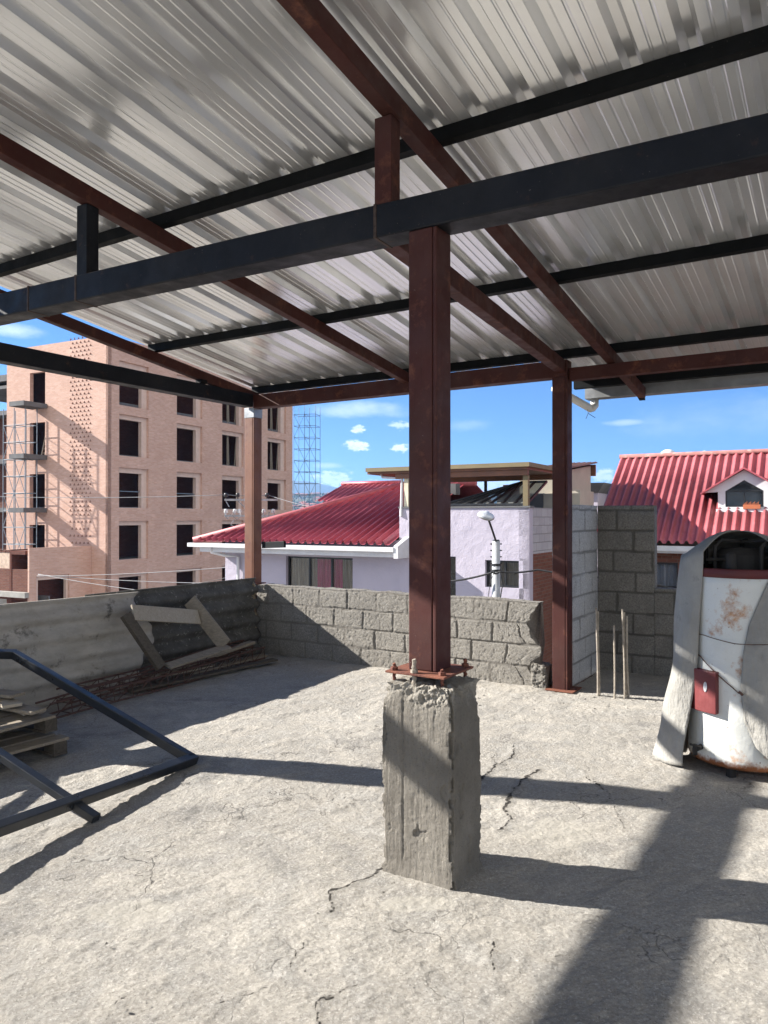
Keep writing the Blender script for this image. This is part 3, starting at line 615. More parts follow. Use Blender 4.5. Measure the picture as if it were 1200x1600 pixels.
# old mortar and rust where the corner post meets the wall
b = MB(); random.seed(4)
for i in range(36):
    p = S(-4.40 + random.uniform(-.015, .015), 3.70 + random.uniform(-.015, .02), .03 + .022 * i); r = random.uniform(.03, .045)
    n0 = len(b.v)
    for a_ in range(6): b.v.append(p + Vector((math.cos(a_ * 1.047) * r * random.uniform(.5, 1), math.sin(a_ * 1.047) * r * random.uniform(.5, 1), random.uniform(-.3, .3) * r)))
    b.v += [p + ZV * r * 1.1, p - ZV * r]; b.f += [(n0 + a_, n0 + (a_ + 1) % 6, n0 + 6) for a_ in range(6)] + [(n0 + (a_ + 1) % 6, n0 + a_, n0 + 7) for a_ in range(6)]
tag(b.build('mortar_lumps', simple('rusty_mortar', (.30, .24, .16), .95, 0, .5, 20, .01, 60, dirt=(.15, .06, .03), dscale=14, dlo=.5, dhi=.6), smooth=False), 'rust stained lumps of mortar in the corner under the left post', 'mortar')

# wooden frame and planks
wf = thing('wooden_box_frame', G(262, 1045), 'broken wooden box frame of four boards leaning on the dark corrugated sheet', 'wooden frame')
def board(p, q, w, th, nrm, mat, par, name='board'):
    b = MB(); p = Vector(p); q = Vector(q); d = (q - p).normalized(); n = Vector(nrm); n = (n - d * n.dot(d)).normalized(); x = d.cross(n)
    c = []
    for e in (p, q): c += [e - x * w / 2 - n * th / 2, e + x * w / 2 - n * th / 2, e + x * w / 2 + n * th / 2, e - x * w / 2 + n * th / 2]
    b.add(c, [(3, 2, 1, 0), (4, 5, 6, 7), (0, 1, 5, 4), (1, 2, 6, 5), (2, 3, 7, 6), (3, 0, 4, 7)]); return b.build(name, mat, par, bevel=.004)
face = S.u
board(P(208, 957, 6.95), P(311, 964, 7.75), .155, .022, Vector((.9, -.35, .45)), WOODL, wf)
board(P(297, 938, 7.85), P(352, 1008, 7.62), .15, .022, Vector((-.2, -1, .2)), WOOD, wf)
board(P(196, 960, 6.9), P(252, 1043, 6.95), .10, .05, Vector((.9, -.5, .1)), WOODD, wf)
board(P(262, 1041, 7.0), P(357, 1010, 7.65), .10, .022, Vector((.2, -.3, 1)), WOOD, wf)
def plank(px0, py0, D0, px1, py1, D1, w, th, mat, label, nrm=(0, 0, 1)):
    o = board(P(px0, py0, D0), P(px1, py1, D1), w, th, nrm, mat, None, 'plank'); return tag(o, label, 'plank', 'planks along the left wall')
plank(225, 1062, 7.15, 395, 1003, 8.35, .09, .03, WOOD, 'long grey plank under the wooden box frame against the wall')
plank(200, 1080, 6.75, 430, 1030, 8.25, .10, .022, WOODD, 'flat dark plank on the floor beneath the rebar cages')
plank(238, 1058, 7.2, 330, 1040, 7.9, .10, .02, WOODL, 'short pale board lying inside the rebar cages')
plank(300, 1052, 7.55, 415, 1024, 8.5, .07, .02, WOOD, 'thin board ending by the foot of the block wall')
# reinforcement cages
def cage(p, q, w, h, label, n=17, seed=0):
    p = Vector(p); q = Vector(q); d = (q - p).normalized(); x = d.cross(ZV).normalized(); rt = thing('rebar_cage', p, label, 'rebar cage', 'rebar cages on the floor'); L = (q - p).length
    for (ix, iz) in ((0, 0), (1, 0), (0, 1), (1, 1)):
        b = MB(); pts = []
        for i in range(12):
            f_ = i / 11; pts.append(p + d * L * f_ + x * (w * (ix - .5)) + ZV * (h * iz + .01 * math.sin(f_ * 7 + ix + seed)))
        b.tube(pts, .0085, 6); b.build('long_bar', REBAR, rt)
    b = MB()
    for i in range(n):
        f0 = (i + .1) / n; f1 = (i + .9) / n; f2 = (i + 1.0) / n
        for ix in (0, 1):
            b.tube([p + d * L * f0 + x * w * (ix - .5), p + d * L * f1 + x * w * (ix - .5) + ZV * h], .004, 5); b.tube([p + d * L * f1 + x * w * (ix - .5) + ZV * h, p + d * L * f2 + x * w * (ix - .5)], .004, 5)
        b.tube([p + d * L * f0 - x * w / 2, p + d * L * f0 + x * w / 2], .004, 5); b.tube([p + d * L * f1 - x * w / 2 + ZV * h, p + d * L * f1 + x * w / 2 + ZV * h], .004, 5)
    b.build('stirrups', REBAR, rt)
cage(G(68, 1124, .02), G(405, 1028, .02), .16, .12, 'long rusty rebar cage on the floor along the left wall, the nearer one', 13)
cage(G(98, 1098, .06), G(388, 1015, .10), .13, .10, 'second rusty rebar cage lying behind the longer one, partly under the wooden frame', 11, 2)

# pallets at the left edge
def pallet(s0, s1, t0, t1, z0, label, yaw=0, mat=WOOD, seed=0):
    random.seed(seed); fr = Fr(S((s0 + s1) / 2, (t0 + t1) / 2, 0).x, S((s0 + s1) / 2, (t0 + t1) / 2, 0).y, 32 + yaw)
    rt = thing('pallet', fr(0, 0, z0), label, 'pallet', 'wooden pallets stacked at the left edge'); L = s1 - s0; Wd = t1 - t0
    for i in range(3): b_ = -Wd / 2 + (Wd - .1) * i / 2; b = MB(fr); b.fb(-L / 2, L / 2, b_, b_ + .1, z0, z0 + .018); b.build('bottom_board', WOODD, rt, bevel=.002)
    for i in range(3):
        b_ = -Wd / 2 + (Wd - .1) * i / 2
        for j in range(3): a_ = -L / 2 + (L - .12) * j / 2; b = MB(fr); b.fb(a_, a_ + .12, b_ + .002, b_ + .098, z0 + .0185, z0 + .088); b.build('block', WOODD, rt, bevel=.003)
    for i in range(8):
        a_ = -L / 2 + (L - .12) * i / 7; b = MB(fr); e = random.uniform(-.03, .03); b.fb(a_, a_ + .115, -Wd / 2 + e, Wd / 2 + e, z0 + .0885, z0 + .108); b.build('top_board', mat, rt, bevel=.002)
pallet(-4.15, -2.96, -.80, .24, .0, 'lowest wooden pallet standing on the floor at the left edge', 3, WOOD, 1)
pallet(-4.12, -3.02, -.80, .18, .135, 'second grey pallet lying on the lowest one', -4, WOOD, 2)
for i, (s0, s1, tt_, z_, yw, mt, lb) in enumerate(((-4.1, -3.15, .16, .26, 8, WOODL, 'pale loose board on top of the pallets, nearest the wall'), (-4.1, -3.05, .02, .285, -6, WOOD, 'grey loose board in the middle of the pallet stack top'),
        (-4.05, -3.2, -.15, .262, 4, WOODD, 'dark loose board at the front of the pallet stack top'), (-4.1, -3.2, .10, .32, 14, WOODL, 'pale board lying across the others on the pallets'), (-4.1, -3.3, .02, .36, -9, WOOD, 'topmost slanting board on the pallet stack'))):
    f1 = Fr(S((s0 + s1) / 2, tt_, 0).x, S((s0 + s1) / 2, tt_, 0).y, 32 + yw); b = MB(f1); L = (s1 - s0) / 2; b.fb(-L, L, -.06, .06, z_, z_ + .022, f1); tag(b.build('plank', mt, bevel=.003), lb, 'plank', 'loose boards on the pallets')

# steel frame leaning at the left
sf = thing('tilted_steel_frame', G(303, 1195), 'dark square-tube frame lying tilted at the left, one corner on the floor', 'metal frame')
C_ = Vector((-1.245, 4.87, .028)); A_ = Vector((-2.70, 5.47, .60)); A2 = Vector((-3.40, 4.95, .72)); B2 = Vector((-2.42, 2.30, .20)); tw = .058
E0 = G(152, 1278, .02); dd = (A_ - C_)
upn = dd.cross(B2 - C_).normalized(); upn = upn if upn.z > 0 else -upn
for nm, p, q in (('long_bar', C_ - dd.normalized() * .0, A_), ('edge_bar', C_ + (C_ - B2).normalized() * .028, B2), ('edge_bar', A_ + (A_ - A2).normalized() * .02, A2), ('long_bar', A2, B2)):
    b = MB(); b.bar(p, q, tw, tw, upn); b.build(nm, FRAME, sf, bevel=.005)
b = MB(); b.bar(E0, E0 + dd * .80, .055, .04, upn); b.build('cross_bar', FRAME, sf, bevel=.004)

# starter bars in front of the right wall
for px, y0, y1, lean, n, lb in ((935, 1087, 950, -.01, 2, 'leftmost pair of dusty rebars standing up from the floor edge'), (961, 1090, 977, .0, 1, 'short single rebar between the two taller pairs'), (977, 1090, 952, -.015, 3, 'right-hand bundle of tall rebars wired together')):
    p = G(px, y0); D = p.y; zt = H + (HY - y1) / FPX * D; b = MB()
    for k in range(n):
        o = Vector((.016 * k - .008, .012 * (k % 2), 0)); pts = []
        for i in range(40): f_ = i / 39; pts.append(p + o + Vector((lean * f_ + .004 * math.sin(f_ * 5 + k), .004 * math.sin(f_ * 6), -.02 + (zt + .02 - .03 * k) * f_)))
        b.tube(pts, [.0085 * (1.15 if i % 2 else 1) for i in range(40)], 7)
    tag(b.build('rebar', REBARD), lb, 'rebar', 'starter bars in front of the right block wall')

# ------------------------------------------------------------------ tank under tarpaulin
TC = Vector((2.31, 4.84, 0)); TR = .322
tk = thing('water_tank', TC, 'rusty white enamel cylinder tank with a red box on its side, half under a tarpaulin', 'tank')
b = MB(); b.lathe(TC, [(.001, .055), (TR - .02, .055), (TR, .075)] + [(TR + .0015 * math.sin(i * 1.3), .075 + 1.155 * i / 24) for i in range(1, 25)] + [(TR - .006, 1.235), (.001, 1.24)], 72); b.build('tank_body', ENAM, tk, smooth=True)
b = MB(); b.lathe(TC, [(TR + .004, 1.225), (TR + .008, 1.228), (TR + .008, 1.275), (TR + .003, 1.28), (TR - .03, 1.28)], 72); b.build('top_ring', DRED, tk, smooth=True)
b = MB(); b.lathe(TC, [(.17, 1.242), (.17, 1.36), (.12, 1.40), (.001, 1.41)], 32)
for a_ in range(5):
    x = TC + Vector((math.cos(a_ * 1.3 + 3.5) * .22, math.sin(a_ * 1.3 + 3.5) * .22, 1.245)); b.tube([x, x + ZV * .17, x + ZV * .2 + Vector((.05, .02, .01)), TC + ZV * 1.44], .012, 8)
b.tube([TC + Vector((-.26, -.08, 1.33)), TC + Vector((.2, -.18, 1.35))], .01, 8); b.lathe(TC + Vector((-.16, -.20, 0)), [(.001, 1.28), (.03, 1.28), (.03, 1.37), (.018, 1.38), (.001, 1.38)], 14); b.build('burner_fittings', SOOT, tk)
for a_ in (230, 300, 60, 150):
    p = TC + Vector((math.cos(R(a_)) * .25, math.sin(R(a_)) * .25, 0)); b = MB(); b.lathe(p, [(.03, -.01), (.03, .06)], 14); b.build('foot', SOOT, tk)
def cyl(phi, r, z): a_ = R(phi); return TC + Vector((math.sin(a_) * r, -math.cos(a_) * r, z))
b = MB(); n = 8; ph0, ph1 = -82, -49
for zz_ in (.385, .645):
    for i in range(n + 1): b.v.append(cyl(ph0 + (ph1 - ph0) * i / n, TR + .002, zz_))
    for i in range(n + 1): b.v.append(cyl(ph0 + (ph1 - ph0) * i / n, TR + .04, zz_))
m_ = 2 * (n + 1)
for i in range(n):
    b.f += [(n + 1 + i, n + 2 + i, m_ + n + 2 + i, m_ + n + 1 + i), (m_ + i, m_ + n + 1 + i, m_ + n + 2 + i, m_ + i + 1), (i, i + 1, n + 2 + i, n + 1 + i)]
b.f += [(0, n + 1, m_ + n + 1, m_), (n, m_ + n, m_ + 2 * n + 1, 2 * n + 1)]
cb = b.build('control_box', REDM, tk, bevel=.006)
b = MB(); b.fb(0, 0, 0, 0, 0, 0); b = MB(); pv = cyl(-60, TR + .041, .545); b.lathe(Vector((0, 0, 0)), [(.001, .004), (.02, .004), (.022, 0)], 12)
b.v = [pv + (Vector((math.sin(R(-60)), -math.cos(R(-60)), 0)) * p.z + Vector((math.cos(R(-60)), math.sin(R(-60)), 0)) * p.x * .6 + ZV * p.y * 1.5) for p in b.v]; b.build('worn_sticker', WHITE, cb)
b = MB(); pv = cyl(-72, TR, .15); b.tube([pv, pv + Vector((-.06, -.05, .0))], .018, 10); b.tube([pv + Vector((-.06, -.05, .03)), pv + Vector((-.06, -.05, -.035))], .015, 10); b.tube([pv + Vector((-.03, -.07, .012)), pv + Vector((-.09, -.04, .03))], .007, 8); b.build('drain_valve', SOOT, tk, smooth=True)
# tarpaulin
def edgeR(z):                            # angle of the right flap's front edge
    tb = [(.0, 25), (.06, 12), (.13, 0), (.20, -12), (.38, -24), (.57, -27), (.8, -24), (.95, -19), (1.2, 0), (1.32, 14), (1.6, 30)]
    for (a0, b0), (a1, b1) in zip(tb[:-1], tb[1:]):
        if z <= a1: return b0 + (b1 - b0) * (z - a0) / (a1 - a0)
    return 30
b = MB(); na = 150; rows = [('w', .015 + 1.33 * i / 56) for i in range(57)] + [('c', i / 14) for i in range(1, 15)]
for kd, zv in rows:
    for i in range(na + 1):
        f_ = i / na
        if kd == 'w':
            z = zv; L_ = -66 - 13 * (1 - z / 1.35) ; Rr = edgeR(z) - 360; ph = L_ + (Rr - L_) * f_
            fl_ = max(0, 1 - z / 1.35); drp = abs(((ph + 75 + 540) % 360) - 180); left = math.exp(-((ph + 100) / 20) ** 2)
            r = TR + .022 + .025 * fl_ ** 1.4 + left * (.012 + .155 * fl_ ** .9)
            fold = math.sin(R(ph) * 9 + 2 * math.sin(z * 3)) * (.006 + .02 * fl_) + (vnoise(np.array([ph * .06]), np.array([z * 3.]), 7)[0] - .5) * .04
            roll = .03 * math.exp(-(f_ * na / 3.) ** 2) + .022 * math.exp(-((1 - f_) * na / 3.) ** 2)
            r += fold * (.4 + fl_) - roll * .6; b.v.append(cyl(ph, max(r, TR + .011), z + .01 * math.sin(ph * .15)))
        else:
            L_ = -66 - 8 * 0; Rr = edgeR(1.34) - 360; ph = L_ + (Rr - L_) * f_
            rr_ = (TR + .026) * (1 - zv) ; z = 1.345 + .165 * (1 - (1 - zv) ** 1.9) + .012 * math.sin(ph * .07) * (1 - zv) + (.015 * math.sin(zv * 3.1) if f_ < .1 else 0)
            b.v.append(cyl(ph, rr_ + .012, z))
W_ = na + 1
for j in range(len(rows) - 1):
    for i in range(na): a_ = j * W_ + i; b.f.append((a_, a_ + 1, a_ + W_ + 1, a_ + W_))
tp_ = b.build('tarpaulin', TARP, smooth=True, solid=.006); tag(tp_, 'stiff grey tarpaulin draped over the rusty white tank, open at the front', 'tarpaulin')
b = MB()
def arc(p0, z0, p1, z1, r, sag=0, n=14): return [cyl(p0 + (p1 - p0) * i / n, r, z0 + (z1 - z0) * i / n - sag * math.sin(math.pi * i / n)) for i in range(n + 1)]
b.tube([cyl(-100, TR + .085, .885), cyl(-84, TR + .05, .87)] + arc(-66, .86, -32, .83, TR + .012) + arc(-26, .835, 60, .85, TR + .045), .0025, 6)
b.tube([cyl(-100, TR + .085, .88), cyl(-86, TR + .06, .79)] + arc(-70, .72, -34, .56, TR + .012) + [cyl(-28, TR + .035, .535)], .0032, 6)
b.tube([cyl(-28, TR + .03, .545), cyl(-25, TR + .045, .53)], .008, 6)
tag(b.build('binding_wire', REBAR, smooth=True), 'thin wire tied round the tarpaulin and across the white tank', 'wire')

# loose stones and mortar crumbs on the terrace
random.seed(12)
b0 = MB(Fr(0, 0, 0)); n0 = 0
for a_ in range(7): b0.v.append(Vector((math.cos(a_ * .9) * random.uniform(.6, 1), math.sin(a_ * .9) * random.uniform(.6, 1), random.uniform(-.2, .3))))
b0.v += [Vector((0, 0, .7)), Vector((0, 0, -.4))]; b0.f = [(a_, (a_ + 1) % 7, 7) for a_ in range(7)] + [((a_ + 1) % 7, a_, 8) for a_ in range(7)]
st0 = b0.build('pebble', simple('mortar_crumb', (.36, .335, .30), .95, 0, .4, 3, .01, 8)); first = True
for i in range(110):
    if i < 26: p = G(random.uniform(740, 1040), random.uniform(1082, 1110))
    elif i < 44: p = G(random.uniform(585, 745), random.uniform(1372, 1408))
    elif i < 66: p = S(random.uniform(-4.2, -1), 3.70 + random.uniform(-.1, .04), 0)
    elif i < 76: p = S(random.uniform(-.5, .4), random.uniform(3.2, 3.9), 0)
    else: p = G(random.uniform(120, 1050), random.uniform(1150, 1590))
    o = st0 if first else st0.copy()
    if not first: col.objects.link(o)
    first = False; r = random.uniform(.004, .012) * (1.3 if i < 26 else .8); o.scale = (r, r * random.uniform(.7, 1.2), r * random.uniform(.6, 1)); o.location = (p.x, p.y, .004); o.rotation_euler = (random.uniform(-.4, .4), random.uniform(-.4, .4), random.uniform(0, 6))
    tag(o, 'small grey crumb of mortar lying loose on the concrete floor', 'pebble', 'mortar crumbs on the floor')

#==PART2==
# ------------------------------------------------------------------ brick tower under construction
def wallh(mb, F, a0, a1, z0, z1, holes, b=0., th=.25, back=True):
    """wall in the plane v=b of frame F facing -v, with rectangular openings through its thickness"""
    A_s = sorted(set([a0, a1] + [min(max(h[i], a0), a1) for h in holes for i in (0, 1)])); Z_s = sorted(set([z0, z1] + [min(max(h[i], z0), z1) for h in holes for i in (2, 3)]))
    for i in range(len(A_s) - 1):
        for j in range(len(Z_s) - 1):
            ca = (A_s[i] + A_s[i + 1]) / 2; cz = (Z_s[j] + Z_s[j + 1]) / 2
            if any(h[0] < ca < h[1] and h[2] < cz < h[3] for h in holes): continue
            q = [(A_s[i], Z_s[j]), (A_s[i + 1], Z_s[j]), (A_s[i + 1], Z_s[j + 1]), (A_s[i], Z_s[j + 1])]
            mb.add([F(a, b, z) for a, z in q], [(0, 1, 2, 3)])
            if back: mb.add([F(a, b + th, z) for a, z in q], [(3, 2, 1, 0)])
    for h in holes:
        q = [(h[0], h[2]), (h[1], h[2]), (h[1], h[3]), (h[0], h[3])]
        for k in range(4):
            (aa, za), (ab, zb) = q[k], q[(k + 1) % 4]; mb.add([F(aa, b, za), F(ab, b, zb), F(ab, b + th, zb), F(aa, b + th, za)], [(0, 3, 2, 1)])
    q = [(a0, z0), (a1, z0), (a1, z1), (a0, z1)]
    for k in range(4):
        (aa, za), (ab, zb) = q[k], q[(k + 1) % 4]; mb.add([F(aa, b, za), F(ab, b, zb), F(ab, b + th, zb), F(aa, b + th, za)], [(0, 1, 2, 3)])
    return mb
GZ = -7.0
TL = Fr(-15.5, 42.0, 27); TRr = Fr(-15.5, 42.0, -63)
tw_ = thing('brick_tower', TL(0, 0, GZ), 'unfinished salmon brick apartment tower with empty window openings and a sunlit left side', 'building')
ZT = TL.z_at(0, 0, 523)
cols_ = [(186, 188, 224, 232), (276, 278, 309, 316), (347, 349, 376, 380.5), (418, 419.5, 441, 447)]
rows_ = [(563, 571, 632), (646.5, 653.5, 711), (730, 738, 793), (814, 821, 875), (898, 903, 957)]
a1c = TRr.a_at(188); holes = []; wins = []
for (n0_, o0_, o1_, n1_) in cols_:
    A0, B0, B1, A1 = (TRr.a_at(x) for x in (n0_, o0_, o1_, n1_))
    for (nt0, ot, ob) in rows_:
        zn, zo, zb_ = (TRr.z_at(a1c, 0, y) for y in (nt0, ot, ob)); holes.append((A0, A1, zb_ - .02, zn)); wins.append((A0, A1, zb_ - .02, zn, B0, B1, zb_, zo))
LR = TRr.a_at(457)
b = MB(TRr); wallh(b, TRr, 0, LR, GZ, ZT, holes, 0, .16); b.build('front_wall', TBRICK, tw_)
for i, h in enumerate(wins):
    b = MB(TRr); wallh(b, TRr, h[0] - .05, h[1] + .05, h[2] - .05, h[3] + .05, [(h[4], h[5], h[6], h[7])], .165, .25)
    w = b.build('window', REVEAL, tw_)
    if i // 5 in (2, 3) and i % 5 in (0, 1): 
        b = MB(TRr); ac = (h[4] + h[5]) / 2
        for a_, ln in ((h[4] + .15, .12), (ac, .0), (ac + .18, -.1), (h[5] - .12, .2)): b.bar(TRr(a_, .45, h[6]), TRr(a_ + ln, .45, h[7]), .06, .06, TRr.v)
        b.build('prop', WOOD, w)
    if i % 5 == 2 and i // 5 < 2:
        b = MB(TRr); zc = h[6] + .95; b.tube([TRr(h[4], .3, zc), TRr(h[5], .3, zc)], .03, 6); b.build('guard_rail', ALU, w)
ll = TL.a_at(10)
dA0, dA1 = TL.a_at(46), TL.a_at(70); dz = [(583, 634), (661, 713), (741, 794), (820, 858)]
dh = [(dA0, dA1, TL.z_at(dA0, 0, y1), TL.z_at(dA0, 0, y0)) for y0, y1 in dz]
b = MB(TL); b.fb(ll, 0, -0.0, 0.0, 0, 0); b = MB(TL)
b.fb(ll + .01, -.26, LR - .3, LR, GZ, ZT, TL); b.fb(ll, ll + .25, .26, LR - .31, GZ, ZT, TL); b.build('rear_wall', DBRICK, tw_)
b = MB(TL); b.fb(ll + .26, -.42, .26, LR - .31, ZT - .6, ZT - .35, TL); b.build('roof_slab', CONC, tw_)
for i in range(6):
    z_ = dh[1][2] + (dh[0][2] - dh[1][2]) * (i - 3)
    if z_ < ZT - 1: b = MB(TL); b.fb(ll + .26, -.42, .26, LR - .31, z_ - .22, z_ - .02, TL); b.build('floor_slab', CONCD, tw_)
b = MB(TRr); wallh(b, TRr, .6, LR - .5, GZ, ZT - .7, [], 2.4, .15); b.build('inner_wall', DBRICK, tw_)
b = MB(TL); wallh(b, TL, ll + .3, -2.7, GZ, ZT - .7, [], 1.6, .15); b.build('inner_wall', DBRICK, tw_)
# brick studs belong to the side wall; dark triangles paint the shade of holes
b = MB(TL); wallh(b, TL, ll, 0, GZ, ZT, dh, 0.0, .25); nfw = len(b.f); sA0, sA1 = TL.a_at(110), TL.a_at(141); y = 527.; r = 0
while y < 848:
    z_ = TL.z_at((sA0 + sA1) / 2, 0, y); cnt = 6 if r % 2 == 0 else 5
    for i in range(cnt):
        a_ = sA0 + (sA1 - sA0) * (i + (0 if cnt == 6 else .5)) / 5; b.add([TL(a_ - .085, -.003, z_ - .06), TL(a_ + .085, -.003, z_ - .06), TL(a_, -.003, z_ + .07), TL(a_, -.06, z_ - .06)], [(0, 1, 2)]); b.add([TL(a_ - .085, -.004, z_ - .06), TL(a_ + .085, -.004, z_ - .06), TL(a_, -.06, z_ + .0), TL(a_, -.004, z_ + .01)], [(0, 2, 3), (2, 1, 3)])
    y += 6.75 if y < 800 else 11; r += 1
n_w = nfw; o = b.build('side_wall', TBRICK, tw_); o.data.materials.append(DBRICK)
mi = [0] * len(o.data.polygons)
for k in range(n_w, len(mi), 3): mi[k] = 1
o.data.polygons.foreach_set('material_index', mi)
# balconies
for i, (y0, y1) in enumerate(dz[:3]):
    z_ = dh[i][2]; s0, s1 = TL.a_at(53), TL.a_at(73)
    b = MB(TL); b.fb(s0, s1, -1.55, -.002, z_ - .16, z_ - .02, TL)
    b.fb(s0, s1, -1.62, -1.552, z_ - .27, z_ + .0, TL)
    b.fb(s0 - .07, s0 - .002, -1.62, -.05, z_ - .27, z_ + .0, TL); b.fb(s1 + .002, s1 + .07, -1.62, -.05, z_ - .27, z_ + .0, TL)
    for k in range(7): a_ = s0 + (s1 - s0) * (k + .5) / 7; b.fb(a_ - .03, a_ + .03, -1.5, -.05, z_ - .26, z_ - .165, TL)
    b.build('balcony', CONCD, tw_)
# skeleton bay to the left
b = MB(TL)
for i in range(6):
    z_ = dh[1][2] + (dh[0][2] - dh[1][2]) * (i - 3)
    if z_ < ZT - 2.5: b.fb(ll - 9, ll - .01, .5, 8, z_ - .30, z_ - .02, TL)
for k in range(3): a_ = ll - .5 - 3.6 * k; b.fb(a_ - .2, a_ + .2, .52, .92, GZ, ZT - 4, TL)
b.build('concrete_frame', CONCD, tw_)
b = MB(TL); wallh(b, TL, ll - 9, ll - .02, GZ, ZT - 3.6, [], 1.6, .15); b.build('infill_wall', RBRICK, tw_)
b = MB(TL); b.fb(ll - 6, ll - .02, .4, 6, ZT - 1.75, ZT - 1.35, TL); b.fb(ll - 6, ll - .02, .5, 5, ZT - 2.2, ZT - 2.0, TL); b.build('steel_roof', CONCD, tw_)
# low annexe
AX = TL.a_at(143); FA = Fr(TL(AX, 0, 0).x, TL(AX, 0, 0).y, -63); la = FA.a_at(46); zx = FA.z_at(0, 0, 852.5)
hw_ = (FA.a_at(62), FA.a_at(106), FA.z_at(FA.a_at(84), 0, 946), FA.z_at(FA.a_at(84), 0, 905))
hw2 = (hw_[0] - .2, hw_[1] + .12, hw_[2], hw_[3] + .22)
an = thing('brick_annexe', FA(la, 0, GZ), 'low salmon brick annexe with one dark opening at the foot of the tower', 'building')
b = MB(FA); wallh(b, FA, la, -.01, GZ, zx, [hw2], 0, .12); b.build('wall', TBRICK, an)
b = MB(FA); wallh(b, FA, hw2[0] - .05, hw2[1] + .05, hw2[2] - .05, hw2[3] + .05, [hw_], .125, .2); b.build('window', REVEAL, an)
b = MB(FA); wallh(b, FA, la, -.02, GZ, zx - .1, [], 1.4, .15); b.fb(la, -.02, .33, 1.39, zx - .35, zx - .15, FA); b.build('inner_wall', DBRICK, an)
fo = FA(la, 0, 0); FB = Fr(fo.x, fo.y, 27)
lw = thing('low_brick_building', FB(-6, 0, GZ), 'low dark red brick wall with concrete band and dark openings left of the tower', 'building')
zt_ = FB.z_at(-.5, 0, 890); b = MB(FB); zc_ = FB.z_at(-.5, 0, 925); wallh(b, FB, -9, -.02, zc_, zt_, [], .02, .2); b.build('parapet', RBRICK, lw)
b = MB(FB); b.fb(-9, -.02, -.25, .4, zc_ - .28, zc_ - .005, FB); b.build('concrete_band', CONC, lw)
b = MB(FB); wallh(b, FB, -9, -.02, GZ, zc_ - .285, [(-3.6, -1.9, GZ + 1, zc_ - .45), (-1.6, -.3, GZ + 1, zc_ - .45), (-6, -4, GZ + 1, zc_ - .45)], .1, .2); b.build('wall', DBRICK, lw)
b = MB(FB); b.fb(-9, -.02, 1.2, 1.3, GZ, zc_ - .3, FB); b.build('inner_wall', CONCD, lw)
cw = thing('cream_wall', FB(-3, 2, GZ), 'small sunlit cream wall with a ragged top below the scaffolding', 'wall')
ca = FB.a_at(29, 2.2); b = MB(FB); b.fb(ca - 3, ca, 2.2, 2.5, GZ, FB.z_at(ca, 2.2, 864), FB); b.build('wall', simple('cream_plaster', (.62, .47, .36), .9), cw)
b = MB(FB); 
for k in range(9): b.fb(ca - 3 + k * .33, ca - 3 + k * .33 + .25, 2.18, 2.52, FB.z_at(ca, 2.2, 863.9), FB.z_at(ca, 2.2, 862) + .05 * (k % 2), FB)
b.build('coping_bricks', RBRICK, cw)
# scaffolding on the left side wall
def scaffold(F, a0, a1, b0, b1, z0, z1, nb, dzv, r, label, mat=ALU, group=None):
    rt = thing('scaffold_tower', F(a0, b0, z0), label, 'scaffold', group)
    b = MB(F); P_ = [(a0 + (a1 - a0) * i / nb, bb) for i in range(nb + 1) for bb in (b0, b1)]
    for a_, bb in P_: b.tube([F(a_, bb, z0), F(a_, bb, z1)], r, 5)
    z = z0 + dzv; k = 0
    while z < z1:
        for bb in (b0, b1): b.tube([F(a0, bb, z), F(a1, bb, z)], r * .85, 5)
        for i in range(nb + 1): a_ = a0 + (a1 - a0) * i / nb; b.tube([F(a_, b0, z), F(a_, b1, z)], r * .85, 5)
        z += dzv; k += 1
    z = z0; k = 0
    while z + dzv * 2 < z1 + .01:
        for i in range(nb):
            aL = a0 + (a1 - a0) * i / nb; aR = a0 + (a1 - a0) * (i + 1) / nb
            if (i + k) % 2 == 0 or nb == 1: b.tube([F(aL, b0, z), F(aR, b0, z + dzv * 2)], r * .7, 5)
            b.tube([F(aR, b0, z), F(aL, b0, z + dzv * 2)], r * .7, 5)
        z += dzv * 2; k += 1
    b.build('tube_lattice', mat, rt); return rt
scaffold(TL, TL.a_at(6, -1.1), TL.a_at(40, -1.1), -1.15, -.35, GZ, TL.z_at(ll, 0, 645), 2, 1.0, .026, 'grey tube scaffold standing against the sunlit side of the brick tower')
FS = Fr(P(459, 700, 62).x, 62, 12)
scaffold(FS, 0, FS.a_at(493), 0, 1.3, GZ, FS.z_at(0, 0, 634), 2, .95, .022, 'tall blue-grey scaffold tower standing free in front of the far mountain')
lad = MB(TL); la0 = (dA0 + dA1) / 2; zl = dh[1][2]
for k in (0, .3): lad.bar(TL(la0 - .05 + k, .32, zl), TL(la0 + .0 + k * .75 - .1, .75, zl + 1.7), .05, .05)
for k in range(6): lad.bar(TL(la0 - .05 - .02 * k, .34 + .07 * k, zl + .2 + .25 * k), TL(la0 + .25 - .03 * k, .34 + .07 * k, zl + .2 + .25 * k), .03, .03)
tag(lad.build('ladder', WOODL), 'pale wooden ladder standing in the second doorway from the top of the tower', 'ladder')

